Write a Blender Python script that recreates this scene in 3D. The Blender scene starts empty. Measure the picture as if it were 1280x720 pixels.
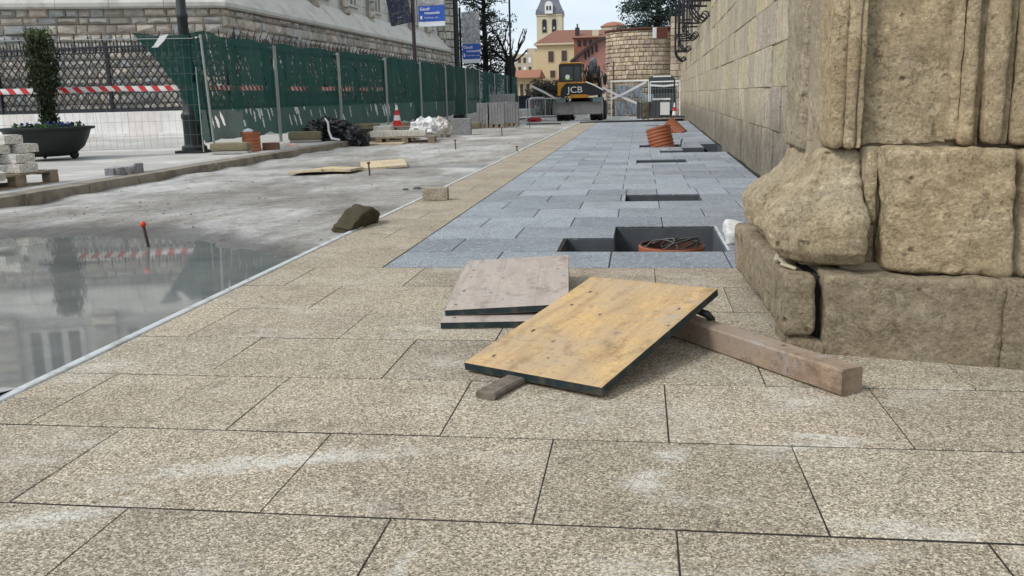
import bpy, bmesh, math, random
import numpy as np
from mathutils import Vector, Matrix, noise, Euler
R = math.radians
S = bpy.context.scene
COL = S.collection

# ------------------------------------------------------------------ camera
F = 1130.0                      # focal length for a 1280 px wide frame
EYE = Vector((0, 0, 0.9))
PITCH, YAW, ROLL = R(11.9387), R(-8.18), math.atan(.025)
fw = Vector((math.sin(YAW) * math.cos(PITCH), math.cos(YAW) * math.cos(PITCH), -math.sin(PITCH)))
rt = Vector((math.cos(YAW), -math.sin(YAW), 0)); up = rt.cross(fw)
rt, up = rt * math.cos(ROLL) - up * math.sin(ROLL), up * math.cos(ROLL) + rt * math.sin(ROLL)
cd = bpy.data.cameras.new('camera'); cam = bpy.data.objects.new('camera', cd); COL.objects.link(cam)
cd.sensor_width = 36; cd.lens = 36 * F / 1280; cd.clip_start = .05; cd.clip_end = 3000
cam.matrix_world = Matrix(((rt.x, up.x, -fw.x, EYE.x), (rt.y, up.y, -fw.y, EYE.y), (rt.z, up.z, -fw.z, EYE.z), (0, 0, 0, 1)))
S.camera = cam

# ------------------------------------------------------------------ overcast sky, soft sun, exposure
SUN_EL, SUN_AZ = R(46), R(-124)          # azimuth measured from +Y towards +X
W = bpy.data.worlds.new('World'); S.world = W; W.use_nodes = True
nt = W.node_tree; nt.nodes.clear()
o_ = nt.nodes.new('ShaderNodeOutputWorld'); bg = nt.nodes.new('ShaderNodeBackground'); bg.inputs[1].default_value = .1
sky = nt.nodes.new('ShaderNodeTexSky'); sky.sky_type = 'NISHITA'; sky.sun_disc = False
sky.sun_elevation = SUN_EL; sky.sun_rotation = SUN_AZ
tc = nt.nodes.new('ShaderNodeTexCoord'); mp = nt.nodes.new('ShaderNodeMapping'); mp.inputs['Scale'].default_value = (1, 1, 3.2)
nz = nt.nodes.new('ShaderNodeTexNoise'); nz.inputs['Scale'].default_value = 3.2; nz.inputs['Detail'].default_value = 5; nz.inputs['Roughness'].default_value = .55
cr = nt.nodes.new('ShaderNodeValToRGB'); cr.color_ramp.elements[0].position = .38; cr.color_ramp.elements[1].position = .66
cr.color_ramp.elements[0].color = (5.8, 6.7, 7.5, 1); cr.color_ramp.elements[1].color = (7.9, 8.2, 8.4, 1)
mx = nt.nodes.new('ShaderNodeMixRGB'); mx.inputs[0].default_value = .9
L = nt.links.new
L(tc.outputs['Generated'], mp.inputs[0]); L(mp.outputs[0], nz.inputs[0]); L(nz.outputs[0], cr.inputs[0])
L(sky.outputs[0], mx.inputs[1]); L(cr.outputs[0], mx.inputs[2]); L(mx.outputs[0], bg.inputs[0]); L(bg.outputs[0], o_.inputs[0])
sd = bpy.data.lights.new('sun', 'SUN'); sd.energy = 1.9; sd.angle = R(18); sd.color = (1, .96, .9)
sun = bpy.data.objects.new('sun', sd); COL.objects.link(sun)
to_sun = Vector((math.sin(SUN_AZ) * math.cos(SUN_EL), math.cos(SUN_AZ) * math.cos(SUN_EL), math.sin(SUN_EL)))
sun.rotation_euler = to_sun.to_track_quat('Z', 'Y').to_euler()
S.view_settings.view_transform = 'Standard'; S.view_settings.look = 'None'; S.view_settings.gamma = 1
S.view_settings.exposure = 0.42; S.view_settings.use_curve_mapping = False
S.render.engine = 'CYCLES'
S.cycles.use_denoising = True; S.cycles.max_bounces = 6; S.cycles.transparent_max_bounces = 12
S.cycles.use_adaptive_sampling = True; S.cycles.adaptive_threshold = .02

# ------------------------------------------------------------------ helpers
def ray(px, py): return fw + rt * ((px - 640) / F) - up * ((py - 360) / F)
def gp(px, py, z=0.0):
    d = ray(px, py); return EYE + d * ((z - EYE.z) / d.z)
def at(px, py, Y):
    d = ray(px, py); return EYE + d * (Y / d.y)
def fall(y):                             # the street drops gently beyond the new paving
    return -.0175 * min(max(y - 27, 0), 26)

class MB:
    """collects shapes and links them as ONE mesh object"""
    def __init__(s): s.v = []; s.f = []; s.m = []; s.tone = []
    def add(s, vs, fs, mi=0, tone=None):
        b = len(s.v); s.v += [tuple(v) for v in vs]
        for f in fs: s.f.append(tuple(i + b for i in f)); s.m.append(mi); s.tone.append(tone)
        return s
    def box(s, x0, x1, y0, y1, z0, z1, mi=0, M=None, tone=None, bev=0):
        if bev:
            b = bev
            vs = []
            for z, k in ((z0, b), (z0 + b, 0), (z1 - b, 0), (z1, b)):
                for (x, y) in ((x0, y0), (x1, y0), (x1, y1), (x0, y1)):
                    sx = 1 if x == x0 else -1; sy = 1 if y == y0 else -1
                    if k: vs += [(x + sx * b, y + sy * b, z)] * 1
                    else: vs += [(x, y, z)]
            fs = [(3, 2, 1, 0), (12, 13, 14, 15)]
            for r in range(3):
                for i in range(4):
                    j = (i + 1) % 4; fs.append((r * 4 + i, r * 4 + j, r * 4 + 4 + j, r * 4 + 4 + i))
        else:
            vs = [(x0, y0, z0), (x1, y0, z0), (x1, y1, z0), (x0, y1, z0), (x0, y0, z1), (x1, y0, z1), (x1, y1, z1), (x0, y1, z1)]
            fs = [(3, 2, 1, 0), (4, 5, 6, 7), (0, 1, 5, 4), (1, 2, 6, 5), (2, 3, 7, 6), (3, 0, 4, 7)]
        if M is not None: vs = [M @ Vector(v) for v in vs]
        return s.add(vs, fs, mi, tone)
    def tube(s, pts, r, n=6, mi=0, cap=True):
        pts = [Vector(p) for p in pts]
        rs = r if isinstance(r, (list, tuple)) else [r] * len(pts)
        vs = []; fs = []
        for i, p in enumerate(pts):
            d = (pts[min(i + 1, len(pts) - 1)] - pts[max(i - 1, 0)]).normalized()
            a = d.orthogonal().normalized() if i == 0 else (a - d * a.dot(d)).normalized()
            b = d.cross(a)
            for k in range(n):
                t = 2 * math.pi * k / n; vs.append(p + (a * math.cos(t) + b * math.sin(t)) * rs[i])
        for i in range(len(pts) - 1):
            for k in range(n):
                j = (k + 1) % n; fs.append((i * n + k, i * n + j, i * n + n + j, i * n + n + k))
        if cap: fs += [tuple(range(n))[::-1], tuple(range((len(pts) - 1) * n, len(pts) * n))]
        return s.add(vs, fs, mi)
    def lathe(s, prof, n=24, mi=0, M=None, cap=True):
        vs = []; fs = []
        for (r, z) in prof:
            for k in range(n):
                t = 2 * math.pi * k / n; vs.append(Vector((r * math.cos(t), r * math.sin(t), z)))
        if M is not None: vs = [M @ v for v in vs]
        for i in range(len(prof) - 1):
            for k in range(n):
                j = (k + 1) % n; fs.append((i * n + k, i * n + j, i * n + n + j, i * n + n + k))
        if cap: fs += [tuple(range(n))[::-1], tuple(range((len(prof) - 1) * n, len(prof) * n))]
        return s.add(vs, fs, mi)
    def prism(s, poly, y0, y1, mi=0, M=None):          # polygon in x,z extruded along y
        n = len(poly); vs = [Vector((x, y0, z)) for x, z in poly] + [Vector((x, y1, z)) for x, z in poly]
        if M is not None: vs = [M @ v for v in vs]
        fs = [tuple(range(n)), tuple(range(n, 2 * n))[::-1]] + [(i, i + n, (i + 1) % n + n, (i + 1) % n) for i in range(n)]
        return s.add(vs, fs, mi)
    def quad(s, a, b, c, d, mi=0, tone=None): return s.add([a, b, c, d], [(0, 1, 2, 3)], mi, tone)
    def build(s, name, mats, parent=None, smooth=False, loc=None):
        me = bpy.data.meshes.new(name); me.from_pydata(s.v, [], s.f)
        mats = mats if isinstance(mats, (list, tuple)) else [mats]
        for m in mats: me.materials.append(m)
        if len(mats) > 1: me.polygons.foreach_set('material_index', s.m)
        if True:
            at_ = me.attributes.new('tone', 'FLOAT_COLOR', 'FACE')
            c = np.ones((len(s.f), 4), np.float32)
            for i, t in enumerate(s.tone):
                if t is not None: c[i, :3] = t
            at_.data.foreach_set('color', c.ravel())
        bm = bmesh.new(); bm.from_mesh(me); bmesh.ops.recalc_face_normals(bm, faces=bm.faces); bm.to_mesh(me); bm.free()
        if smooth:
            me.polygons.foreach_set('use_smooth', [True] * len(me.polygons))
            if smooth != 1: me.set_sharp_from_angle(angle=R(smooth))
        me.update()
        o = bpy.data.objects.new(name, me); COL.objects.link(o)
        if parent: o.parent = parent
        if loc is not None: o.location = loc
        return o
def tag(o, label=None, cat=None, group=None, kind=None):
    if cat and not kind: kind = 'thing'
    if cat and not kind: kind = 'thing'
    for k, v in (('label', label), ('category', cat), ('group', group), ('kind', kind)):
        if v: o[k] = v
    return o
def thing(name, label, cat, loc=(0, 0, 0), rz=0.0, group=None):
    o = bpy.data.objects.new(name, None); COL.objects.link(o); o.location = loc; o.rotation_euler = (0, 0, rz)
    return tag(o, label, cat, group)
def copy_tree(o, parent=None):
    c = o.copy(); COL.objects.link(c)
    if parent: c.parent = parent
    for ch in list(o.children): copy_tree(ch, c)
    return c
def rot(rx=0, ry=0, rz=0, loc=(0, 0, 0)):
    return Matrix.Translation(loc) @ Euler((rx, ry, rz)).to_matrix().to_4x4()
def rounded(x0, x1, y0, y1, z0, z1, r, amp=.0, res=.02, seed=0, warp=None, freq=9, rough=None, open_back=False):
    """rounded, weathered stone block: returns verts, faces"""
    c = Vector(((x0 + x1) / 2, (y0 + y1) / 2, (z0 + z1) / 2)); h = Vector(((x1 - x0) / 2, (y1 - y0) / 2, (z1 - z0) / 2))
    r = min(r, h.x * .98, h.y * .98, h.z * .98)
    vs = []; fs = []; idx = {}
    n = [max(2, min(90, int(round(2 * h[i] / res)))) for i in range(3)]
    def lin(i, k):
        t = k / n[i]; return -h[i] + 2 * h[i] * t
    def vert(i, j, k):
        key = (i, j, k)
        if key in idx: return idx[key]
        p = Vector((lin(0, i), lin(1, j), lin(2, k)))
        q = Vector([max(-(h[a] - r), min(h[a] - r, p[a])) for a in range(3)])
        d = p - q; nn = d.normalized() if d.length > 1e-9 else Vector((0, 0, 1))
        p = q + nn * r if d.length > 1e-9 else p
        p = p + c
        if amp:
            w = p * freq + Vector((seed * 7.3, seed * 3.1, seed))
            e = noise.fractal(w, 1.0, 2.0, 5) * amp + noise.noise(w * .25) * amp * 1.3
            if rough: e -= max(0, noise.noise(w * 3.3) - .35) * rough
            p = p + nn * e
        if warp: p = warp(p)
        idx[key] = len(vs); vs.append(p); return idx[key]
    for (a, b, e) in ((0, 1, 2), (1, 2, 0), (2, 0, 1)):
        for side in (0, n[e]):
            for i in range(n[a]):
                for j in range(n[b]):
                    q = []
                    for (u, v) in ((i, j), (i + 1, j), (i + 1, j + 1), (i, j + 1)):
                        t = [0, 0, 0]; t[a] = u; t[b] = v; t[e] = side; q.append(vert(*t))
                    fs.append(tuple(q) if side else tuple(q[::-1]))
    return vs, fs

# ------------------------------------------------------------------ materials
class NT:
    def __init__(s, name):
        s.m = bpy.data.materials.new(name); s.m.use_nodes = True; s.t = s.m.node_tree; s.b = s.t.nodes['Principled BSDF']
        s.out = s.t.nodes['Material Output']
        s.co = s.t.nodes.new('ShaderNodeTexCoord').outputs['Object']
    def n(s, ty, _o=0, **kw):
        nd = s.t.nodes.new('ShaderNode' + ty)
        for k, v in kw.items():
            if k.startswith('p_'): setattr(nd, k[2:], v); continue
            key = int(k[1:]) if k[0] == 'i' and k[1:].isdigit() else k.replace('_', ' ')
            s.set(nd.inputs[key], v)
        return nd.outputs[_o]
    def set(s, inp, v):
        if isinstance(v, bpy.types.NodeSocket): s.t.links.new(v, inp)
        else:
            if hasattr(inp.default_value, '__len__') and len(inp.default_value) == 4 and len(v) == 3: v = (*v, 1)
            inp.default_value = v
    def map(s, sc=(1, 1, 1), loc=(0, 0, 0), ro=(0, 0, 0), v=None):
        return s.n('Mapping', Vector=v or s.co, Scale=sc, Location=loc, Rotation=ro)
    def noise(s, scale, detail=4, rough=.55, v=None, out=0): return s.n('TexNoise', out, Vector=v or s.co, Scale=scale, Detail=detail, Roughness=rough)
    def vor(s, scale, feat='F1', v=None, out='Distance', rnd=1.0, dim='3D'):
        nd = s.t.nodes.new('ShaderNodeTexVoronoi'); nd.feature = feat; nd.voronoi_dimensions = dim
        s.set(nd.inputs['Vector'], v or s.co); nd.inputs['Scale'].default_value = scale; nd.inputs['Randomness'].default_value = rnd
        return nd.outputs[out]
    def ramp(s, fac, stops, interp='LINEAR'):
        nd = s.t.nodes.new('ShaderNodeValToRGB'); s.set(nd.inputs[0], fac); e = nd.color_ramp.elements; nd.color_ramp.interpolation = interp
        while len(e) < len(stops): e.new(.5)
        for q, (p, c) in zip(e, stops): q.position = p; q.color = (*c, 1) if not isinstance(c, (int, float)) else (c, c, c, 1)
        return nd.outputs[0]
    def mix(s, fac, a, b, mode='MIX'): return s.n('MixRGB', p_blend_type=mode, i0=fac, i1=a, i2=b)
    def math(s, op, a, b=0.0): return s.n('Math', p_operation=op, i0=a, i1=b)
    def bump(s, h, strength=.5, dist=.01, nrm=None):
        kw = dict(Height=h, Strength=strength, Distance=dist)
        if nrm: kw['Normal'] = nrm
        return s.n('Bump', **kw)
    def tone(s):
        nd = s.t.nodes.new('ShaderNodeAttribute'); nd.attribute_name = 'tone'; return nd.outputs['Color']
    def done(s, color, rough=.8, nrm=None, metal=0.0, spec=.4, **kw):
        s.set(s.b.inputs['Base Color'], color); s.set(s.b.inputs['Roughness'], rough); s.set(s.b.inputs['Metallic'], metal)
        s.b.inputs['Specular IOR Level'].default_value = spec
        if nrm: s.set(s.b.inputs['Normal'], nrm)
        for k, v in kw.items(): s.set(s.b.inputs[k.replace('_', ' ')], v)
        return s.m
def plain(name, c, rough=.6, metal=0.0, var=.25, scale=6, bump=.0, spec=.4, dirt=None):
    s = NT(name); nz = s.noise(scale, 6)
    col = s.mix(nz, tuple(x * (1 - var) for x in c), tuple(min(1, x * (1 + var)) for x in c))
    if dirt: col = s.mix(s.ramp(s.noise(scale * .6, 7, .7), [(.5, 0), (.68, .8)]), col, dirt)
    return s.done(col, rough, s.bump(s.noise(scale * 8, 5), bump, .01) if bump else None, metal, spec)

def granite(name, dark, mid, light, scale, stain=(), speck=0.0, stain_col=(.62, .61, .56)):
    s = NT(name)
    g = s.n('SeparateColor', 0, Color=s.vor(scale, out='Color'))
    g2 = s.n('SeparateColor', 1, Color=s.vor(scale * 2.1, out='Color'))
    base = s.ramp(g, [(.0, tuple(x * .7 for x in dark)), (.16, dark), (.30, tuple(m * .8 for m in mid)), (.55, mid), (.82, light), (1, tuple(min(.95, l * 1.4) for l in light))])
    base = s.mix(.42, base, s.ramp(g2, [(0, tuple(x * .6 for x in dark)), (.3, mid), (.7, mid), (1, tuple(min(.9, x * 1.35) for x in light))]))
    cl = s.noise(2.3, 6, .62)
    base = s.mix(1.0, base, s.ramp(cl, [(.28, (.80, .78, .76)), (.5, (1, 1, 1)), (.75, (1.12, 1.11, 1.08))]), 'MULTIPLY')
    base = s.mix(1.0, base, s.tone(), 'MULTIPLY')
    # darker damp blotches and pale cement bloom, with shapes of their own
    d = s.ramp(s.noise(5.5, 7, .72), [(.60, 0), (.72, .55)])
    base = s.mix(s.math('MULTIPLY', d, s.ramp(s.noise(60, 3), [(.4, 0), (.6, 1)])), base, tuple(x * .55 for x in dark))
    if stain:
        bl = s.math('MULTIPLY', s.ramp(s.noise(1.9, 8, .7, v=s.map((1, 1.5, 1), (3, 7, 0), (0, 0, .5))), [(.54, 0), (.68, .75)]), s.ramp(s.noise(80, 4, .75), [(.42, 0), (.58, 1)]))
        base = s.mix(bl, base, stain_col)
        dp = s.math('MULTIPLY', s.ramp(s.noise(3.3, 8, .75, v=s.map((1, 1, 1), (11, 2, 0))), [(.55, 0), (.66, .5)]), s.ramp(s.noise(45, 4, .75), [(.38, 0), (.56, 1)]))
        base = s.mix(dp, base, tuple(x * .9 for x in dark))
    for (x, y, a, l, w, k) in stain:
        v = s.map(v=s.n('VectorMath', p_operation='SUBTRACT', i0=s.co, i1=(x, y, 0)), ro=(0, 0, -a))
        v = s.n('VectorMath', p_operation='MULTIPLY', i0=v, i1=(1 / l, 1 / w, 1))
        ln = s.n('VectorMath', 1, p_operation='LENGTH', i0=v)
        f = s.math('ADD', ln, s.math('MULTIPLY', s.math('SUBTRACT', s.noise(16, 6, .7), .5), 2.6))
        f = s.ramp(f, [(.25, min(1, k * 1.3)), (1.1, 0)])
        f = s.math('MULTIPLY', f, s.ramp(s.noise(38, 5, .75), [(.36, .0), (.54, 1)]))
        base = s.mix(s.math('MULTIPLY', f, s.ramp(s.noise(150, 3), [(.38, .1), (.58, 1)])), base, stain_col)
    if speck:
        v = s.n('VectorMath', p_operation='MULTIPLY', i0=s.co, i1=(9, 15, 1))
        f = s.ramp(s.vor(1.0, v=v, dim='2D'), [(.07, 1), (.13, 0)])
        base = s.mix(s.math('MULTIPLY', f, speck), base, (.62, .64, .66))
    h = s.math('ADD', s.n('SeparateColor', 2, Color=s.vor(scale, out='Color')), s.noise(scale * 1.4, 3))
    return s.done(base, .82, s.bump(h, .55, .004), spec=.35)

def sandstone(name, c1, c2, grey, low_grey=0.0, coarse=1.0, tone=False, streak=0.0, moss=0.0, low_dark=.66):
    s = NT(name)
    base = s.mix(s.ramp(s.noise(4.5, 7, .65), [(.32, 0), (.66, 1)]), c1, c2)
    base = s.mix(s.ramp(s.noise(2.1, 6, .6), [(.47, 0), (.72, .55)]), base, grey)
    base = s.mix(s.ramp(s.noise(11, 6, .7), [(.52, 0), (.70, .55)]), base, tuple(x * 1.45 for x in c2))
    if tone: base = s.mix(1.0, base, s.tone(), 'MULTIPLY')
    z = s.n('SeparateXYZ', 2, Vector=s.co)
    if low_grey:
        f = s.ramp(s.math('ADD', z, s.math('MULTIPLY', s.math('SUBTRACT', s.noise(3.0, 6, .7), .5), 1.1)), [(.30, low_grey), (.80, 0)])
        base = s.mix(f, base, tuple(x * low_dark for x in grey))
        base = s.mix(s.math('MULTIPLY', f, s.ramp(s.noise(9, 7, .7), [(.55, 0), (.63, .5)])), base, tuple(x * .95 for x in grey))
    if streak:
        v = s.map((9, 9, .55)); base = s.mix(s.ramp(s.noise(1.0, 6, .7, v=v), [(.52, 0), (.75, streak)]), base, tuple(x * .42 for x in grey))
    if moss:
        f = s.ramp(s.noise(7, 5, .7), [(.56, 0), (.72, moss)]); base = s.mix(f, base, (.16, .17, .06))
    # small eroded holes and grain
    fk = s.ramp(s.noise(4.6, 9, .72, v=s.map((1, 1, 1), (7, 3, 2))), [(.50, 0), (.512, 1)]); base = s.mix(s.math('MULTIPLY', fk, .28), base, tuple(x * .62 for x in c2))
    p2 = s.math('MULTIPLY', s.ramp(s.vor(62 * coarse), [(.20, 1), (.34, 0)]), s.ramp(s.noise(8, 5, .7), [(.48, 0), (.60, .55)])); base = s.mix(p2, base, tuple(x * .42 for x in c1))
    pit = s.ramp(s.vor(24 * coarse), [(.08, 1), (.24, 0)])
    pit = s.math('MULTIPLY', pit, s.ramp(s.noise(6, 5), [(.5, 0), (.62, 1)]))
    base = s.mix(pit, base, tuple(x * .35 for x in c1))
    gr = s.noise(95, 4, .7); base = s.mix(1.0, base, s.ramp(gr, [(.3, (.70, .68, .65)), (.5, (1, 1, 1)), (.7, (1.2, 1.18, 1.15))]), 'MULTIPLY')
    base = s.mix(1.0, base, s.ramp(s.noise(31, 8, .75), [(.32, (.70, .68, .65)), (.5, (1, 1, 1)), (.68, (1.16, 1.15, 1.13))]), 'MULTIPLY')
    fl = s.ramp(s.noise(7.5, 8, .75, v=s.map((1, 1, 1.7), (4, 2, 7))), [(.40, 0), (.47, 1), (.53, 1), (.60, 0)])
    base = s.mix(s.math('MULTIPLY', fl, .30), base, tuple(x * .45 for x in c1))
    ck = s.ramp(s.vor(5.5, 'DISTANCE_TO_EDGE', v=s.n('VectorMath', p_operation='ADD', i0=s.co, i1=s.n('VectorMath', p_operation='SCALE', i0=s.noise(6, 4, out=1), Scale=.25))), [(.0, 1), (.012, 0)])
    ck = s.math('MULTIPLY', ck, s.ramp(s.noise(3.3, 4), [(.55, 0), (.62, 1)])); base = s.mix(s.math('MULTIPLY', ck, .8), base, tuple(x * .3 for x in c1))
    h = s.math('ADD', s.math('MULTIPLY', s.noise(15 * coarse, 10, .76), 1.3), s.math('ADD', s.math('MULTIPLY', pit, -.6), s.math('ADD', s.math('MULTIPLY', s.noise(70, 5, .7), .35), s.math('MULTIPLY', s.math('ADD', fk, p2), -.16))))
    return s.done(base, .92, s.bump(h, 1.0, .030), spec=.2)

def wood(name, pale, tan, grey, knots=True, gap=.18, wear=.5, axis=1):
    s = NT(name)
    sc = (9, 1.1, 9) if axis == 1 else (1.1, 9, 9)
    v = s.map(sc); w = s.n('VectorMath', p_operation='ADD', i0=v, i1=s.n('VectorMath', p_operation='SCALE', i0=s.noise(2.2, 3, out=1), Scale=.9))
    g = s.noise(2.4, 7, .62, v=w)
    base = s.ramp(g, [(.28, tan), (.5, pale), (.7, tuple(x * 1.15 for x in pale)), (.82, tan)])
    fine = s.noise(9, 5, .7, v=s.map(tuple(q * 4 for q in sc)))
    base = s.mix(1.0, base, s.ramp(fine, [(.3, (.62, .58, .54)), (.5, (1, 1, 1)), (.7, (1.12, 1.12, 1.1))]), 'MULTIPLY')
    base = s.mix(s.ramp(s.noise(3.4, 6, .7), [(.40, 0), (.66, wear)]), base, grey)
    base = s.mix(s.ramp(s.noise(6.5, 8, .75, v=s.map((1, .6, 1), (5, 5, 0))), [(.54, 0), (.64, .65)]), base, tuple(x * .55 for x in tan))
    # scuffs with shapes of their own
    base = s.mix(s.ramp(s.noise(10, 7, .75), [(.58, 0), (.68, .8)]), base, tuple(x * .5 for x in grey))
    base = s.mix(s.ramp(s.noise(4.2, 5, .7, v=s.map((1, 1, 1), (3, 9, 1))), [(.60, 0), (.70, .7)]), base, (.30, .31, .32))
    dn = s.ramp(s.noise(1, 3, .6, v=s.map((95, 22, 22) if axis != 1 else (22, 95, 22))), [(.62, 0), (.68, .6)]); base = s.mix(dn, base, (.10, .068, .045))
    if knots:
        kv = s.n('VectorMath', p_operation='MULTIPLY', i0=s.co, i1=(7.5, 5.2, 7.5) if axis == 1 else (5.2, 7.5, 7.5))
        d = s.vor(1.0, v=s.n('VectorMath', p_operation='ADD', i0=kv, i1=s.n('VectorMath', p_operation='SCALE', i0=s.noise(30, 2, out=1), Scale=.12)), dim='2D'); r = s.n('SeparateColor', 0, Color=s.vor(1.0, v=kv, out='Color', dim='2D'))
        k = s.math('MULTIPLY', s.ramp(s.math('ADD', d, s.math('MULTIPLY', r, .05)), [(.055, 1), (.10, 0)]), s.ramp(r, [(.5, 0), (.55, 1)]))
        base = s.mix(k, base, (.05, .028, .014))
    if gap:
        x = s.n('SeparateXYZ', 0 if axis == 1 else 1, Vector=s.co)
        fr = s.math('FRACT', s.math('DIVIDE', s.math('ADD', x, 10.0), gap))
        ln = s.ramp(fr, [(.0, 1), (.02, 0)]); base = s.mix(s.math('MULTIPLY', ln, .45), base, (.10, .07, .05))
    return s.done(base, .75, s.bump(s.math('ADD', g, fine), .35, .004), spec=.3)
# ------------------------------------------------------------------ material library
M = {}
M['beige'] = granite('beige_granite', (.062, .05, .036), (.305, .255, .188), (.60, .53, .425), 215,
    stain=[(-.98, 2.05, R(20), .42, .07, .8), (-.75, 2.12, R(16), .30, .05, .6), (-1.30, 1.72, R(32), .24, .06, .8), (.02, 2.03, R(60), .10, .06, .75),
           (.08, 2.19, R(30), .07, .05, .75), (.50, 2.34, R(-12), .16, .03, .85), (-.46, 1.62, R(84), .10, .02, .9), (.43, 2.28, R(10), .2, .035, .7),
           (.55, 1.83, R(-10), .22, .05, .6), (.42, 1.70, R(15), .16, .04, .5), (-1.75, 1.95, R(20), .25, .05, .5)])
M['grey'] = granite('grey_granite', (.085, .097, .112), (.248, .276, .315), (.42, .455, .50), 210, speck=.4)
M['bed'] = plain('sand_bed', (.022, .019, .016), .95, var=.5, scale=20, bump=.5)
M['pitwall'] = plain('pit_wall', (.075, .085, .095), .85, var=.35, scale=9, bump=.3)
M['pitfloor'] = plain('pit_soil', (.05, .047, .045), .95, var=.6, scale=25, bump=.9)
M['edge'] = plain('edging_metal', (.48, .50, .51), .5, var=.15, scale=14, dirt=(.22, .21, .19))
M['kerb'] = plain('kerb_stone', (.22, .195, .155), .9, var=.35, scale=5, bump=.7, dirt=(.07, .055, .04))
M['kerbtop'] = plain('kerb_top', (.36, .35, .33), .85, var=.25, scale=6, bump=.4)
M['stone_front'] = sandstone('sandstone_front', (.54, .415, .25), (.70, .575, .385), (.60, .53, .415), coarse=.8, moss=.15)
M['stone_base'] = sandstone('sandstone_base', (.56, .45, .29), (.69, .58, .40), (.58, .535, .44), coarse=.8, moss=.5)
M['stone_light'] = sandstone('sandstone_light', (.50, .42, .295), (.60, .515, .38), (.48, .44, .375), coarse=.8)
M['stone_plinth'] = sandstone('sandstone_plinth', (.46, .355, .22), (.62, .505, .335), (.51, .46, .37), coarse=.7, low_grey=.5, moss=.25, low_dark=.5)
M['wall_stone'] = sandstone('wall_stone', (.62, .535, .395), (.72, .64, .50), (.60, .545, .455), coarse=.7, low_grey=.85, tone=True, streak=.55, low_dark=.22)
M['mortar'] = plain('mortar', (.30, .25, .175), .95, var=.4, scale=12, bump=.5)
M['joint_dark'] = plain('joint_dark', (.02, .018, .015), .95)

def road_mat():
    s = NT('dusty_concrete')
    z = s.n('SeparateXYZ', 2, Vector=s.co)
    base = s.mix(s.ramp(s.noise(1.1, 8, .68), [(.36, 0), (.62, 1)]), (.20, .182, .158), (.385, .37, .345))
    base = s.mix(s.ramp(s.noise(.45, 7, .7, v=s.map((1, .45, 1), (3, 1, 0))), [(.48, 0), (.60, .85)]), base, (.55, .55, .545))
    base = s.mix(s.ramp(s.noise(.8, 7, .7, v=s.map((1.2, .5, 1), (8, 4, 0), (0, 0, .5))), [(.56, 0), (.66, .7)]), base, (.17, .155, .135))
    base = s.mix(1.0, base, s.ramp(s.noise(9, 9, .78), [(.34, (.66, .65, .63)), (.5, (1, 1, 1)), (.66, (1.2, 1.2, 1.19))]), 'MULTIPLY')
    base = s.mix(s.ramp(s.noise(46, 4, .7), [(.56, 0), (.68, .7)]), base, (.10, .092, .082))
    base = s.mix(s.ramp(s.noise(70, 3), [(.3, .3), (.5, 0)]), base, (.6, .59, .57))
    wn = s.math('ADD', s.math('ADD', z, .016), s.math('MULTIPLY', s.math('SUBTRACT', s.noise(5, 5), .5), .012))
    wet = s.ramp(s.math('MULTIPLY', s.math('ADD', wn, .034), 24), [(.0, 1), (.5, .85), (1, 0)])
    wet = s.math('MULTIPLY', wet, s.ramp(s.math('DIVIDE', s.n('SeparateXYZ', 1, Vector=s.co), 20.0), [(.62, 1), (.70, 0)]))
    base = s.mix(wet, base, s.mix(.5, base, (.07, .068, .062)))
    base = s.mix(1.0, base, s.ramp(wet, [(0, 1), (1, .5)]), 'MULTIPLY')
    rg = s.ramp(wet, [(0, .92), (1, .42)])
    return s.done(base, rg, s.bump(s.math('ADD', s.noise(38, 6, .7), s.math('MULTIPLY', s.noise(7, 5), 1.5)), .7, .02), spec=.3)
M['road'] = road_mat()
def water_mat():
    s = NT('puddle_water')
    return s.done(s.mix(s.ramp(s.noise(1.1, 8, .7), [(.35, 0), (.7, 1)]), (.13, .14, .14), (.245, .25, .24)), s.ramp(s.noise(1.6, 8, .7), [(.4, .02), (.62, .06), (.72, .16)]),
                  s.bump(s.noise(1.6, 2), .012, .02), spec=.5, IOR=1.5)
M['water'] = water_mat()
def walk_mat():
    s = NT('left_pavement')
    nd = s.t.nodes.new('ShaderNodeTexBrick'); s.set(nd.inputs['Vector'], s.co); nd.inputs['Scale'].default_value = 1.0
    nd.inputs['Brick Width'].default_value = .8; nd.inputs['Row Height'].default_value = .5; nd.inputs['Mortar Size'].default_value = .008
    nd.inputs['Color1'].default_value = (.40, .385, .36, 1); nd.inputs['Color2'].default_value = (.47, .455, .43, 1); nd.inputs['Mortar'].default_value = (.2, .19, .18, 1)
    base = s.mix(s.ramp(s.noise(1.5, 7, .7), [(.35, 0), (.7, .6)]), nd.outputs[0], (.30, .285, .26))
    base = s.mix(s.ramp(s.noise(.5, 6, .7), [(.5, 0), (.62, .6)]), base, (.60, .59, .57))
    return s.done(base, .85, s.bump(s.noise(40, 4), .3, .006))
M['walk'] = walk_mat()
M['far_ground'] = plain('far_ground', (.26, .24, .21), .95, var=.35, scale=.6, bump=.5)

# ------------------------------------------------------------------ ground, road, pavements
random.seed(7); np.random.seed(7)
mb = MB(); mb.quad((-600, -40, -.62), (600, -40, -.62), (600, 1500, -.62), (-600, 1500, -.62)); tag(mb.build('ground', M['far_ground']), kind='structure')

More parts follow.
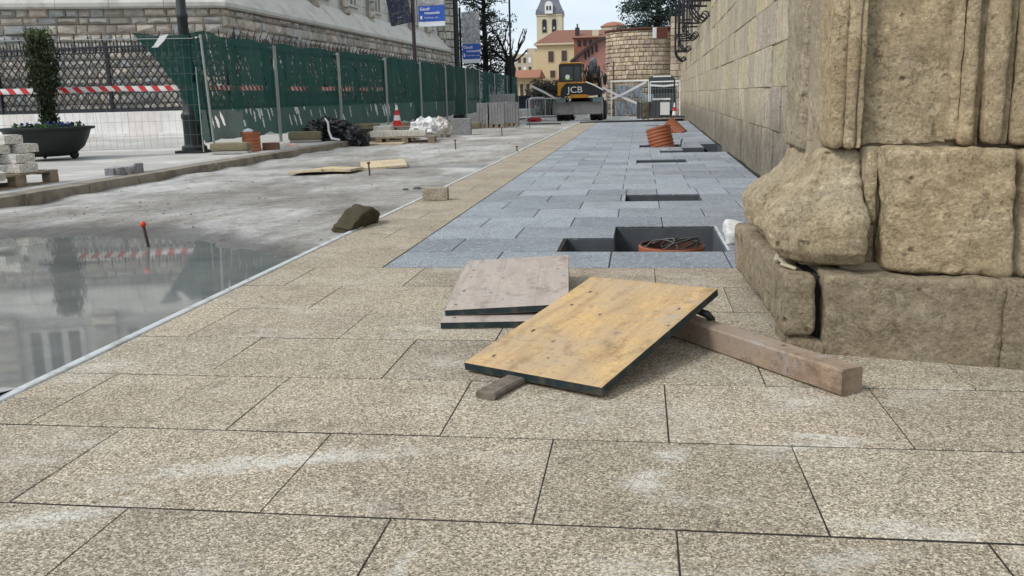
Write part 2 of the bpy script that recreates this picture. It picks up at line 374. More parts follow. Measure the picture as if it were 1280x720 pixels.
def smooth(a, b, x):
    t = max(0, min(1, (x - a) / (b - a))); return t * t * (3 - 2 * t)
def edge_y(x): return 6.12 if x < -3.5 else 6.12 - (x + 3.5) / 1.5 * 1.25
def road_h(x, y):
    n = noise.noise(Vector((x * .9, y * .9, 3))) * .6 + noise.noise(Vector((x * 2.7, y * 2.2, 9))) * .3 + noise.noise(Vector((x * 9, y * 9, 1))) * .12
    d = edge_y(x) - y + n * .42 + .10 * noise.noise(Vector((x * 6, y * 6, 4)))
    basin = smooth(-.75, .7, d) * smooth(2.2, 2.9, y + n * .3)
    h = -.012 + n * .016 * (1 - basin) - .10 * basin + .02 * basin * noise.noise(Vector((x * 3.5, y * 3.5, 8)))
    h -= .012 * smooth(.5, 0, abs(y - 11.9 + x * .15)) * smooth(-5.2, -4.2, x)          # trench scar across the road
    h += .055 * smooth(3.1, 2.3, y + n * .5)
    h += .05 * smooth(-5.55, -5.85, x) * (.3 + .9 * noise.noise(Vector((x, y * 1.4, 5)))) if y < 18 else 0
    return h + fall(y)
xs = np.linspace(-7.3, -2.02, 84); ys = [-3.0]
while ys[-1] < 75: ys.append(ys[-1] + (.06 if ys[-1] < 13 else .06 + (ys[-1] - 13) * .012))
vs = [(x, y, road_h(x, y) if x > -6.0 else road_h(-6.0, y)) for y in ys for x in xs]
nx = len(xs); fs = [(j * nx + i, j * nx + i + 1, (j + 1) * nx + i + 1, (j + 1) * nx + i) for j in range(len(ys) - 1) for i in range(nx - 1)]
mb = MB(); mb.add(vs, fs); tag(mb.build('road', M['road'], smooth=True), kind='structure')
# the earth crossing beyond the new paving
mb = MB(); gx = np.linspace(-2.02, 9, 36); gy = [30.05 + k * .5 for k in range(90)]
vs = [(x, y, -.03 + fall(y) + noise.noise(Vector((x * 1.2, y * 1.2, 0))) * .03) for y in gy for x in gx]
fs = [(j * 36 + i, j * 36 + i + 1, (j + 1) * 36 + i + 1, (j + 1) * 36 + i) for j in range(89) for i in range(35)]
mb.add(vs, fs); tag(mb.build('dirt_crossing', M['road'], smooth=True), kind='structure')
mb = MB(); mb.quad((-6, 1.9, .0105), (-2.026, 1.9, .0105), (-2.026, 7.4, -.072), (-6, 7.4, -.072)); tag(mb.build('puddle_water', M['water']), kind='structure')
mb = MB(); mb.box(-2.025, -1.985, -3, 15.0, -.12, .006, bev=.004)
mb.box(-2.03, -1.985, 15.3, 30, -.12, .012, bev=.004); tag(mb.build('edging_strip', M['edge']), kind='structure')

def slab(mb, x0, x1, y0, y1, tone, g=.0036, c=.003, dz=0.0, gx=.0014):
    t = [random.uniform(-.0012, .0012) for _ in range(4)]
    x0 += gx; x1 -= gx; y0 += g; y1 -= g
    jt = lambda: random.uniform(-.001, .001)
    cs = [(x0 + jt(), y0 + jt()), (x1 + jt(), y0 + jt()), (x1 + jt(), y1 + jt()), (x0 + jt(), y1 + jt())]; ci = [(x0 + c * .5, y0 + c), (x1 - c * .5, y0 + c), (x1 - c * .5, y1 - c), (x0 + c * .5, y1 - c)]
    vs = [(x, y, dz - .07) for x, y in cs] + [(x, y, dz - c + t[i]) for i, (x, y) in enumerate(cs)] + [(x, y, dz + t[i]) for i, (x, y) in enumerate(ci)]
    fs = [(8, 9, 10, 11)] + [(a + i, a + (i + 1) % 4, a + 4 + (i + 1) % 4, a + 4 + i) for a in (0, 4) for i in range(4)]
    mb.add(vs, fs, 0, tone)
def rnd_tone(v=.07, w=.03):
    k = 1 + random.uniform(-v, v); return (k * (1 + random.uniform(-w, w)), k, k * (1 + random.uniform(-w, w)))
RP = .4925; LX = .6175
mb = MB()
def in_pier(x0, x1, y0, y1): return y0 >= 3.3 and x0 > .52 and y1 < 30
for k in range(-8, 6):                                   # cream granite, running bond
    y0 = 1.785 + RP * k; off = (.08 if k % 2 else -.225) - 6 * LX
    for i in range(18):
        a, b = off + i * LX, off + (i + 1) * LX
        a = max(a, -1.985)
        if b - a < .05 or a > 5: continue
        if in_pier(a, b, y0, y0 + RP): continue
        slab(mb, a, b, y0, y0 + RP, rnd_tone(.10, .015))
k = 0; y0 = 4.74
while y0 < 30:
    y1 = y0 + .51; x = -1.41 if k % 2 else -1.66
    if k % 3 == 0: slab(mb, -1.985, -1.40, y0, y1, rnd_tone(.07, .02))
    else: slab(mb, -1.985, x - .02, y0, y1, rnd_tone(.07, .02)) if x < -1.5 else slab(mb, -1.985, -1.40, y0, y1, rnd_tone(.07, .02)); (slab(mb, x - .02, -1.40, y0, y1, rnd_tone(.07, .02)) if (k % 3 and x < -1.5) else None)
    y0 = y1; k += 1
tag(mb.build('cream_pavement', M['beige']), kind='structure')

def wall_x(y): return 1.145 + .0148 * y
HOLES = [(-.46, -.16, 5.25, 5.76), (-.16, .50, 5.25, 6.27), (-.12, .53, 7.80, 8.31), (-.04, .62, 12.20, 12.75), (.32, .69, 14.25, 14.80),
         (.69, 1.06, 14.25, 15.45), (1.06, 1.36, 14.25, 16.55), (.0, .69, 15.75, 16.50), (.28, .60, 22.0, 22.6), (.60, 1.02, 21.2, 21.9), (.2, .55, 26.2, 26.7)]
mb = MB()
GP = .51; j = 0; y0 = 4.74
while y0 < 30:
    y1 = y0 + GP
    off = -.80 if j % 2 == 0 else -.48
    cuts = [-1.395] + [c for c in [off + .64 * q for q in range(-2, 8)] if c > -1.3] 
    xr = wall_x(y0) - .05 if y0 > 4.3 else .5
    cuts = [c for c in cuts if c < xr - .12] + [xr]
    for a, b in zip(cuts[:-1], cuts[1:]):
        segs = [(a, b, y0, y1)]
        for (hx0, hx1, hy0, hy1) in HOLES:
            new = []
            for (p, q, r, t) in segs:
                if q <= hx0 or p >= hx1 or t <= hy0 or r >= hy1: new.append((p, q, r, t)); continue
                if p < hx0: new.append((p, hx0, r, t))
                if q > hx1: new.append((hx1, q, r, t))
                p2, q2 = max(p, hx0), min(q, hx1)
                if r < hy0: new.append((p2, q2, r, hy0))
                if t > hy1: new.append((p2, q2, hy1, t))
            segs = new
        tn = rnd_tone(.17, .02)
        for (p, q, r, t) in segs:
            if q - p > .03 and t - r > .03: slab(mb, p, q, r, t, tn, g=.005, gx=.003)
    y0 = y1; j += 1
tag(mb.build('grey_pavement', M['grey']), kind='structure')

# sand bed under the slabs, left open where the pits are
ex = sorted({-1.985, 9.0, *[h[0] for h in HOLES], *[h[1] for h in HOLES]}); ey = sorted({-3.0, 30.0, *[h[2] for h in HOLES], *[h[3] for h in HOLES]})
mb = MB()
for a, b in zip(ex[:-1], ex[1:]):
    for c, d in zip(ey[:-1], ey[1:]):
        mx_, my_ = (a + b) / 2, (c + d) / 2
        if any(h[0] < mx_ < h[1] and h[2] < my_ < h[3] for h in HOLES): continue
        mb.quad((a, c, -.0019), (b, c, -.0019), (b, d, -.0019), (a, d, -.0019))
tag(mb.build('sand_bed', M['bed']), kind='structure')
mb = MB()
def pit(poly, depth):
    n = len(poly)
    for i in range(n):
        (a, b), (c, d) = poly[i], poly[(i + 1) % n]
        mb.quad((a, b, -.012), (c, d, -.012), (c, d, -depth), (a, b, -depth), 0)
    N = 14; x0 = min(p[0] for p in poly); x1 = max(p[0] for p in poly); y0 = min(p[1] for p in poly); y1 = max(p[1] for p in poly)
    vs = [(x0 + (x1 - x0) * i / N, y0 + (y1 - y0) * k / N, -depth + .02 + .03 * noise.noise(Vector((i * .9, k * .9, x0 * 9 + y0)))) for k in range(N + 1) for i in range(N + 1)]
    mb.add(vs, [(k * (N + 1) + i, k * (N + 1) + i + 1, (k + 1) * (N + 1) + i + 1, (k + 1) * (N + 1) + i) for k in range(N) for i in range(N)], 1)
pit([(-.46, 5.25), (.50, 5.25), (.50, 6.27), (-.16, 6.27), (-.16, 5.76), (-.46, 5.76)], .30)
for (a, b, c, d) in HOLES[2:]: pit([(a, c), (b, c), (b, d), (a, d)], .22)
tag(mb.build('service_pits', [M['pitwall'], M['pitfloor']]), kind='structure')

# ------------------------------------------------------------------ left pavement and kerb
mb = MB()
mb.box(-26, -6.05, -3, 18.6, -.3, .096); mb.box(-26, -7.0, 18.6, 62, -.3, .096)
tag(mb.build('pavement', M['walk']), kind='structure')
mb = MB(); y = -3.0
while y < 18.5:
    l = 1.0 if y < 12 else 1.25; y1 = min(y + l, 18.6)
    v, f = rounded(-6.06 + random.uniform(-.006, .006), -5.84 + random.uniform(-.008, .008), y + .004, y1 - .004, -.25, .105, .018, .006, .06, seed=y, freq=6)
    mb.add(v, f); y = y1
tag(mb.build('kerb', M['kerb'], smooth=40), kind='structure')
mb = MB()
for (y0, y1) in ((-3, 12.9), (13.1, 18.4)): mb.box(-6.32, -6.07, y0, y1, .0, .108, bev=.006)
tag(mb.build('gutter_strip', M['kerbtop']), kind='structure')

# ------------------------------------------------------------------ sandstone palace on the right
pal = thing('stone_palace', 'weathered sandstone palace wall with moulded pier base at the right edge', 'building', (1.2, 3.4, 0))
PL = Vector((-1.2, -3.4, 0))
def shear(p): return Vector((p.x, p.y - .25 * (p.x - .52), p.z))
def part(name, lst, mats, smooth=50, parent=pal):
    mb = MB()
    for v, f in lst: mb.add([q + PL for q in v], f)
    return mb.build(name, mats, parent, smooth=smooth)
# long ashlar side wall, real blocks with open joints, leaning away slightly with the street
mb = MB(); zs = [-.1, .52, .93, 1.33, 1.73, 2.13, 2.55, 2.95, 3.37, 3.8, 4.2, 4.65, 5.1, 5.5, 6.0]
for zi, (z0, z1) in enumerate(zip(zs[:-1], zs[1:])):
    y = 4.1 + random.uniform(-.3, 0)
    while y < 40:
        l = random.uniform(.35, .95) * (1.25 if zi == 0 else 1); y1 = min(40, y + l)
        if 40 - y1 < .3: y1 = 40
        p = random.uniform(-.010, .012); g = .003; c = .007
        k = random.uniform(.76, 1.12); tn = (k, k * random.uniform(.95, 1.01), k * random.uniform(.84, 1.04))
        def W_(yy, zz, d): return Vector((wall_x(yy) - d, yy, zz)) + PL
        a0, a1, b0, b1 = y + g, y1 - g, z0 + g, z1 - g
        o = [W_(a0, b0, -.008), W_(a1, b0, -.008), W_(a1, b1, -.008), W_(a0, b1, -.008)]
        m_ = [W_(a0, b0, p), W_(a1, b0, p), W_(a1, b1, p), W_(a0, b1, p)]
        i_ = [W_(a0 + c, b0 + c, p + c * .7), W_(a1 - c, b0 + c, p + c * .7), W_(a1 - c, b1 - c, p + c * .7), W_(a0 + c, b1 - c, p + c * .7)]
        mb.add(o + m_ + i_, [(8, 9, 10, 11)] + [(q + i, q + (i + 1) % 4, q + 4 + (i + 1) % 4, q + 4 + i) for q in (0, 4) for i in range(4)], 0, tn)
        y = y1
mb.build('ashlar_wall', M['wall_stone'], pal)
mb = MB()
cor = [(wall_x(3.6) + .006, 3.6), (wall_x(40) + .006, 40), (9, 40), (9, 3.6)]
mb.add([Vector((x, y, -.3)) + PL for x, y in cor] + [Vector((x, y, 6.0)) + PL for x, y in cor], [(0, 1, 5, 4), (1, 2, 6, 5), (2, 3, 7, 6), (3, 0, 4, 7), (4, 5, 6, 7)])
cb = [(.70, 3.46), (.70, 4.28), (1.3, 4.28), (9, 4.28), (9, 1.44)]
q = [Vector((x, y, -.3)) + PL for x, y in [(.66, 3.48), (.66, 4.2), (9, 4.2), (9, 1.4)]]
t = [v + Vector((0, 0, 6.3)) for v in q]
mb.add(q + t, [(0, 1, 5, 4), (1, 2, 6, 5), (2, 3, 7, 6), (3, 0, 4, 7), (4, 5, 6, 7)])
mb.build('masonry_core', M['mortar'], pal)
# plinth: left return block, then a dark open joint, then the long front blocks
def lean_left(p):                                            # left face runs slightly outwards with depth
    p = shear(p); return Vector((p.x - .028 * max(0, p.y - 3.2), p.y, p.z))
part('plinth_block', [rounded(.505, .605, 3.17, 4.5, .055, .268, .022, .010, .011, 1, lean_left, rough=.01)], M['stone_plinth'])
part('plinth_block', [rounded(.515, .60, 3.185, 3.5, -.1, .062, .03, .012, .013, 2, shear, rough=.01), rounded(.56, .64, 3.16, 3.4, -.1, .04, .03, .012, .013, 22, shear)], M['stone_plinth'])
part('plinth_block', [rounded(.628, 1.161, 3.17, 3.8, -.1, .282, .018, .010, .009, 3, shear, rough=.02)], M['stone_plinth'])
part('plinth_block', [rounded(1.163, 1.9, 3.165, 3.8, -.1, .280, .016, .010, .010, 4, shear, rough=.02)], M['stone_plinth'])
part('plinth_block', [rounded(1.905, 2.8, 3.17, 3.8, -.1, .28, .02, .010, .02, 44, shear, rough=.02)], M['stone_plinth'])
part('plinth_joint', [rounded(.60, .632, 3.24, 3.7, -.05, .262, .004, 0, .06, 0, shear)], M['joint_dark'])
# swelling pier bases
FRONT_PROF = [(0, .50), (.06, .80), (.16, .97), (.30, 1.0), (.44, .95), (.52, .80), (.60, .50), (.68, .27), (.78, .13), (.9, .05), (1, .02)]
def bulge(t, pts=None): # outward offset by relative height
    pts = pts or [(0, .68), (.05, .82), (.18, .96), (.35, 1.0), (.50, .92), (.60, .68), (.68, .42), (.77, .24), (.88, .11), (1, .03)]
    for (a, b), (c, d) in zip(pts[:-1], pts[1:]):
        if t <= c: 
            u = max(0, (t - a) / (c - a)); u = u * u * (3 - 2 * u) * .5 + u * .5; return b + (d - b) * u
    return pts[-1][1]
def warp_base(x0, x1, yf, yb, z0, z1, ox, oy, rc=.1, prof=None, post=shear):
    def f(p):
        t = (p.z - z0) / (z1 - z0); b = bulge(max(0, min(1, t)), prof)
        x = x1 - (x1 - p.x) * (1 + ox * b / (x1 - x0)); y = yb - (yb - p.y) * (1 + oy * b / (yb - yf))
        q = rc * (.25 + .75 * b); xl = x1 - (x1 - x0) * (1 + ox * b / (x1 - x0)); yl = yb - (yb - yf) * (1 + oy * b / (yb - yf))
        u, v = x - xl, y - yl; e = .03
        if u < q and v < q and (u < e or v < e) and .02 < t < .98:
            th = R(45) * (1 - min(1, max(0, v) / q)) if u <= v else R(45) + R(45) * min(1, max(0, u) / q)
            dd = min(u, v); x = xl + q - (q - dd) * math.cos(th); y = yl + q - (q - dd) * math.sin(th)
        q = rc * (.25 + .75 * b); xl = x1 - (x1 - x0) * (1 + ox * b / (x1 - x0)); yl = yb - (yb - yf) * (1 + oy * b / (yb - yf))
        u, v = x - xl, y - yl; e = .03
        if u < q and v < q and (u < e or v < e) and .02 < t < .98:
            th = R(45) * (1 - min(1, max(0, v) / q)) if u <= v else R(45) + R(45) * min(1, max(0, u) / q)
            dd = min(u, v); x = xl + q - (q - dd) * math.cos(th); y = yl + q - (q - dd) * math.sin(th)
        v2 = yb - y
        if rc > .15 and u < q and v2 < q and (u < e or v2 < e) and .02 < t < .98:
            q2 = q * .8
            if u < q2 and v2 < q2:
                th = R(45) * (1 - min(1, max(0, v2) / q2)) if u <= v2 else R(45) + R(45) * min(1, max(0, u) / q2)
                dd = min(u, v2); x = xl + q2 - (q2 - dd) * math.cos(th); y = yb - q2 + (q2 - dd) * math.sin(th)
        return post(Vector((x, y, p.z)))
    return f
part('pier_base', [rounded(.645, .772, 3.385, 3.60, .285, .69, .030, .006, .007, 5, warp_base(.645, .772, 3.385, 3.60, .285, .69, .180, .20, .17, FRONT_PROF), rough=.012)], M['stone_base'], smooth=True)
part('pier_base', [rounded(.665, .80, 3.735, 4.24, .285, .672, .03, .009, .011, 6, warp_base(.665, .80, 3.735, 4.24, .285, .672, .185, .03, .15), rough=.02)], M['stone_base'], smooth=True)
# shafts above
def sh(p): return shear(p)
part('pier_shaft', [rounded(.652, .704, 3.335, 3.56, .694, 3.3, .022, .004, .016, 7, sh, rough=.008),
                    rounded(.697, .737, 3.325, 3.56, .694, 3.3, .020, .004, .016, 8, sh, rough=.008),
                    rounded(.733, .758, 3.335, 3.56, .694, 3.3, .012, .004, .016, 9, sh, rough=.008)], M['stone_front'])
part('pier_shaft', [rounded(.652, .78, 3.545, 3.80, .70, 3.3, .02, .008, .018, 10, sh, rough=.02)], M['stone_light'])
part('pier_shaft', [rounded(.632, .78, 3.815, 4.24, .66, 1.62, .022, .008, .018, 11, sh, rough=.015), rounded(.640, .78, 3.815, 4.24, 1.627, 3.3, .02, .008, .02, 12, sh, rough=.015)], M['stone_light'])
# front masonry to the right of the pier
part('front_block', [rounded(.776, .812, 3.33, 3.6, .44, .69, .012, .006, .014, 13, sh, rough=.01), rounded(.778, .808, 3.33, 3.6, .285, .436, .012, .006, .014, 14, sh)], M['stone_front'])
part('front_block', [rounded(.818, 1.196, 3.245, 3.7, .287, .700, .020, .012, .009, 15, sh, rough=.025)], M['stone_front'])
part('front_block', [rounded(1.20, 1.75, 3.285, 3.7, .287, .700, .03, .012, .016, 16, sh, rough=.025), rounded(1.76, 2.8, 3.285, 3.7, .287, .700, .03, .012, .02, 26, sh, rough=.025)], M['stone_front'])
part('mortar_joint', [rounded(.70, 2.8, 3.30, 3.7, .262, .305, .008, .006, .02, 51, shear), rounded(.77, 2.8, 3.415, 3.7, .68, .725, .008, .006, .02, 52, shear), rounded(.765, .83, 3.365, 3.7, .28, .70, .008, .006, .02, 53, shear)], M['mortar'])
part('front_panel', [rounded(.760, 1.03, 3.395, 3.7, .708, 2.6, .006, .013, .010, 17, sh, freq=11, rough=.035)], M['stone_front'])
part('engaged_column', [rounded(1.018, 1.052, 3.36, 3.6, .72, 2.8, .014, .005, .014, 18, sh, rough=.01), rounded(1.05, 1.09, 3.335, 3.6, .708, 2.8, .019, .005, .014, 19, sh, rough=.014),
                        rounded(1.088, 1.112, 3.37, 3.6, .70, 2.8, .008, .005, .014, 20, sh)], M['stone_front'])
part('engaged_column', [rounded(1.112, 1.166, 3.32, 3.6, .708, 2.8, .018, .006, .014, 21, sh, rough=.016), rounded(1.166, 1.19, 3.35, 3.6, .708, 2.8, .008, .005, .014, 23, sh),
                        rounded(1.195, 1.32, 3.33, 3.6, .708, 2.8, .02, .006, .016, 24, sh), rounded(1.32, 2.8, 3.39, 3.6, .708, 2.8, .01, .012, .03, 25, sh, rough=.02)], M['stone_front'])
# ------------------------------------------------------------------ window grilles of the palace
M['iron'] = plain('wrought_iron', (.018, .02, .026), .55, metal=.3, var=.4)
M['void'] = plain('dark_opening', (.012, .013, .016), .4)
def grille(yc, zb, w=1.25, h=2.9, d=.40):
    t = thing('window_grille', 'x', 'grille', (wall_x(yc), yc, zb), 0, 'iron grilles along the palace wall')
    mb = MB()
    for k in range(9):
        y = -w / 2 + w * k / 8
        mb.tube([(-d, y, 0), (-d, y, h)], .014, 5)
    for k in (1, 2):
        for y in (-w / 2, w / 2): mb.tube([(-d * k / 3, y, 0), (-d * k / 3, y, h)], .012, 5)
    mb.build('bars', M['iron'], t)
    for z in (0, .55, 1.45, 2.3, h):
        mb = MB(); mb.box(-d - .02, -d + .02, -w / 2, w / 2, z - .02, z + .02)
        for y in (-w / 2, w / 2): mb.box(-d + .02, 0, y - .015, y + .015, z - .02, z + .02)
        mb.build('cross_rail', M['iron'], t)
    mb = MB()
    for y in (-w / 2, 0, w / 2):
        mb = MB(); mb.tube([(-d, y, 0), (-d * .9, y, -.14), (-d * .6, y, -.30), (-d * .3, y, -.36), (-.02, y, -.30)], .018, 5)
        mb.tube([(-d * .3 + .07 * math.cos(a), y, -.28 + .07 * math.sin(a)) for a in np.linspace(-1.5, 4.2, 12)], .014, 5); mb.build('scroll_bracket', M['iron'], t)
    mb = MB(); mb.box(-.022, .012, -w / 2 + .05, w / 2 - .05, 0.1, h); mb.build('window_opening', M['void'], t)
    return t
for yc, zb, lab in ((20.5, 2.75, 'black wrought iron window grille nearest along the sandstone wall'), (25.0, 2.62, 'second black iron grille along the sandstone wall, with scroll brackets'),
                    (29.5, 2.5, 'third black iron grille along the sandstone wall, partly hidden'), (34.0, 2.35, 'farthest black iron grille of the sandstone wall, beside the round wall')):
    grille(yc, zb)['label'] = lab

# ------------------------------------------------------------------ granite building on the left
def granite_block_mat():
    s = NT('rough_granite_blocks')
    base = s.mix(s.ramp(s.noise(3.2, 6, .65), [(.34, 0), (.66, 1)]), (.41, .38, .335), (.57, .545, .50))
    base = s.mix(1.0, base, s.tone(), 'MULTIPLY')
    base = s.mix(s.ramp(s.noise(26, 5, .7), [(.52, 0), (.72, .5)]), base, (.14, .125, .105))
    return s.done(base, .92, s.bump(s.noise(9, 8, .7), .95, .06), spec=.2)
M['blocks'] = granite_block_mat()
M['smooth_stone'] = plain('dressed_granite', (.52, .50, .46), .85, var=.2, scale=2.5, bump=.2, dirt=(.34, .315, .28))
M['glass'] = plain('dark_glass', (.02, .022, .025), .12, var=.2, spec=.6)
M['frame_brown'] = plain('window_timber', (.06, .035, .022), .6)
M['joint'] = plain('granite_joint', (.25, .23, .20), .95, var=.3)
bot = thing('granite_building', 'large rough granite building with sloped stone ledge behind the green fence', 'building', (-11.9, 25.6, 0))
OB = Vector((-11.9, 25.6, 0))
cA, cB, cC = Vector((-18.6, 23.45, 0)), Vector((-11.9, 25.6, 0)), Vector((-11.45, 56.0, 0))
def face_axes(a, b):
    d = (b - a).normalized(); return d, Vector((d.y, -d.x, 0)), (b - a).length
def wall_blocks(mb, a, b, z0, z1, rh, l0, l1, depth=.05, holes=(), s0=0, s1=None, col=None):
    d, n, ln = face_axes(a, b); s1 = s1 or ln; z = z0
    while z < z1 - .04:
        zz = min(z1, z + rh * random.uniform(.75, 1.3)); zz = z1 if z1 - zz < .12 else zz
        s = s0
        while s < s1 - .01:
            e = min(s1, s + random.uniform(l0, l1)); e = s1 if s1 - e < .15 else e
            if not any(h[0] < (s + e) / 2 < h[1] and h[2] < (z + zz) / 2 < h[3] for h in holes):
                k = random.uniform(.72, 1.2); tn = random.choice([(1, 1, 1), (1.06, 1, .92), (.9, .95, 1.02), (1.06, .97, .92), (1, .98, .93)]); tn = tuple(q * k for q in tn)
                g = .007; p = depth * random.uniform(.4, 1.5)
                def Q(u, w, o): return a + d * u + n * o + Vector((0, 0, w)) - OB
                A0, A1, B0, B1 = s + g, e - g, z + g, zz - g; iu = min(.05, (A1 - A0) * .2); iv = min(.05, (B1 - B0) * .25)
                o_ = [Q(A0, B0, 0), Q(A1, B0, 0), Q(A1, B1, 0), Q(A0, B1, 0)]
                r = lambda: random.uniform(-.032, .032)
                i_ = [Q(A0 + iu + r(), B0 + iv + r(), p + r()), Q(A1 - iu + r(), B0 + iv + r(), p + r()), Q(A1 - iu + r(), B1 - iv + r(), p * .8 + r()), Q(A0 + iu + r(), B1 - iv + r(), p * .8 + r())]
                mid = Q((A0 + A1) / 2, (B0 + B1) / 2, p * 1.35)
                mb.add(o_ + i_ + [mid], [(i, (i + 1) % 4, 4 + (i + 1) % 4, 4 + i) for i in range(4)] + [(4 + i, 4 + (i + 1) % 4, 8) for i in range(4)], 0, tn)
            s = e
        z = zz
LEDGE = 3.62
lA, lB, lC = [c + Vector(o) for c, o in ((cA, (0, 0, 0)), (cB, (0, 0, 0)), (cC, (0, 0, 0)))]
mb = MB(); wall_blocks(mb, cA, cB, -.6, LEDGE, .25, .25, .62, .06); wall_blocks(mb, cB, cC, -.6, LEDGE, .25, .25, .65, .07)
mb.build('lower_wall', M['blocks'], bot)
# solid core behind the facing blocks
def solid(mb, pts, z0, z1, o=OB):
    n = len(pts); mb.add([Vector((p[0], p[1], z0)) - o for p in pts] + [Vector((p[0], p[1], z1)) - o for p in pts],
        [tuple(range(n, 2 * n))] + [(i, (i + 1) % n, (i + 1) % n + n, i + n) for i in range(n)])
mb = MB(); solid(mb, [(-18.6, 23.47), (-11.9, 25.62), (-11.46, 56), (-18.6, 56)], -.7, LEDGE); mb.build('wall_core', M['joint'], bot)
# sloped ledge: drip lip and long pale weathering slope
mb = MB()
for a, b, ext in ((cA, cB, 0), (cB, cC, 0)):
    d, n, ln = face_axes(a, b); s = 0; 
    while s < ln - .01:
        e = min(ln, s + random.uniform(1.0, 1.6)); e = ln if ln - e < .4 else e
        prof = [(.16, LEDGE - .03), (.20, LEDGE + .02), (.20, LEDGE + .12), (-.55, LEDGE + .98), (-.7, LEDGE + .98), (-.7, LEDGE - .03)]
        u0 = s + .006; u1 = e - .006
        vs = []
        for u in (u0, u1):
            for (o, z) in prof:
                uu = u
                if a is cA and u == u1 and e == ln: uu = u + o * .9      # mitre at the corner
                if a is cB and u == u0 and s == 0: uu = u - o * .9
                vs.append(a + d * uu + n * o + Vector((0, 0, z)) - OB)
        k = random.uniform(.82, 1.12); 
        mb.add(vs, [tuple(range(6)), tuple(range(6, 12))] + [(i, (i + 1) % 6, (i + 1) % 6 + 6, i + 6) for i in range(6)], 0, random.choice([(k, k, k), (k * 1.05, k * .98, k * .93)]))
        s = e
mb.build('sloped_ledge', M['smooth_stone'], bot)
# upper storey set back, rough piers between window groups
uA, uB, uC = cA + Vector((-.15, .56, 0)), cB + Vector((-.62, .42, 0)), cC + Vector((-.56, 0, 0))
TOP = 12.5; Z1 = LEDGE + .95
mb = MB(); solid(mb, [(uA.x, uA.y + .28), (uB.x - .27, uB.y + .28), (uC.x - .28, 56), (-18.5, 56)], Z1 - .2, TOP); mb.build('upper_core', M['joint'], bot)
um = MB(); pm = MB(); 
def upper(a, b, starts, ww, wz0, wz1, pier_w):
    d, n, ln = face_axes(a, b); 
    def Q(u, w, o): return a + d * u + n * o + Vector((0, 0, w)) - OB
    def bx(mb, u0, u1, z0, z1, o0, o1, tone=None):
        mb.add([Q(u, z, o) for z in (z0, z1) for (u, o) in ((u0, o0), (u1, o0), (u1, o1), (u0, o1))], [(3, 2, 1, 0), (4, 5, 6, 7), (0, 1, 5, 4), (1, 2, 6, 5), (2, 3, 7, 6), (3, 0, 4, 7)], 0, tone)
    edges = [0]
    for s in starts: edges += [s, s + ww]
    edges.append(ln)
    for i in range(0, len(edges), 2):                       # solid stretches
        u0, u1 = edges[i], edges[i + 1]; z = Z1 - .1
        while z < TOP:
            h = random.uniform(.4, .6); u = u0
            while u < u1 - .01:
                e = min(u1, u + random.uniform(.6, 1.2)); e = u1 if u1 - e < .3 else e
                k = random.uniform(.86, 1.1); bx(um, u + .006, e - .006, z + .006, z + h - .006, -.25, random.uniform(-.004, .01), (k, k, k * .97)); u = e
            z += h
    for s in starts:
        for (z0, z1) in ((Z1 - .1, wz0), (wz1, wz0 + 4.6), (wz1 + 4.6, TOP)): 
            if z1 > z0: bx(um, s, s + ww, z0, z1, -.25, 0.0)
        for lv in (0, 4.6):
            f = MB()
            bx(f, s, s + ww, wz0 + lv - .08, wz0 + lv + .0, -.2, .10)                # sill
            for k in range(1, 3): bx(f, s + ww * k / 3 - .09, s + ww * k / 3 + .09, wz0 + lv, wz1 + lv, -.2, .02)
            bx(f, s - .02, s + .14, wz0 + lv, wz1 + lv, -.2, .03); bx(f, s + ww - .14, s + ww + .02, wz0 + lv, wz1 + lv, -.2, .03)
            wf = f.build('window', M['smooth_stone'], bot)
            g = MB(); bx(g, s, s + ww, wz0 + lv, wz1 + lv, -.24, -.17); g.build('pane', M['glass'], wf)
            tb = MB()
            for k in range(3):
                c = s + ww * (k + .5) / 3; bx(tb, c - .03, c + .03, wz0 + lv, wz1 + lv, -.175, -.13); bx(tb, c - .26, c + .26, wz0 + lv + 1.3, wz0 + lv + 1.38, -.174, -.135)
            tb.build('timber_frame', M['frame_brown'], wf)
    # rough piers standing either side of each window group
    for s in starts:
        for u in (s - pier_w - .12, ):
            wall_blocks(pm, Q(u, 0, .16) + OB, Q(u + pier_w, 0, .16) + OB, LEDGE + .42, TOP, .3, pier_w, pier_w + .1, .09)
            bx(pm, u + .02, u + pier_w - .02, LEDGE + .42, TOP, -.05, .15, (.75, .74, .7))
upper(uA, uB, [.5, 3.3], 1.7, Z1 + .45, Z1 + 3.0, .7)
upper(uB, uC, [1.7 + 3.55 * k for k in range(8)], 1.55, Z1 + .35, Z1 + 3.0, .62)
um.build('upper_wall', M['smooth_stone'], bot); pm.build('rough_piers', M['blocks'], bot)
# round corner turret at the far end
mb = MB(); n_ = 26
for i in range(24):
    z0 = LEDGE - 1.5 + i * .45
    for k in range(14):
        a0 = math.pi * (-.75 + k / 14 * 1.6) + (i % 2) * .06; a1 = a0 + math.pi * 1.6 / 14 - .02; r0 = 1.15; r1 = 1.24 + random.uniform(-.02, .03); kk = random.uniform(.75, 1.15)
        c = Vector((-12.35, 56.0, 0)) - OB
        def Pp(a, r, z): return c + Vector((r * math.cos(a), r * math.sin(a), z))
        o = [Pp(a0, r0, z0 + .01), Pp(a1, r0, z0 + .01), Pp(a1, r0, z0 + .44), Pp(a0, r0, z0 + .44)]; am = (a1 - a0) * .12
        i_ = [Pp(a0 + am, r1, z0 + .05), Pp(a1 - am, r1, z0 + .05), Pp(a1 - am, r1, z0 + .40), Pp(a0 + am, r1, z0 + .40)]
        mb.add(o + i_, [(4, 5, 6, 7)] + [(q, (q + 1) % 4, 4 + (q + 1) % 4, 4 + q) for q in range(4)], 0, (kk, kk, kk * .96))
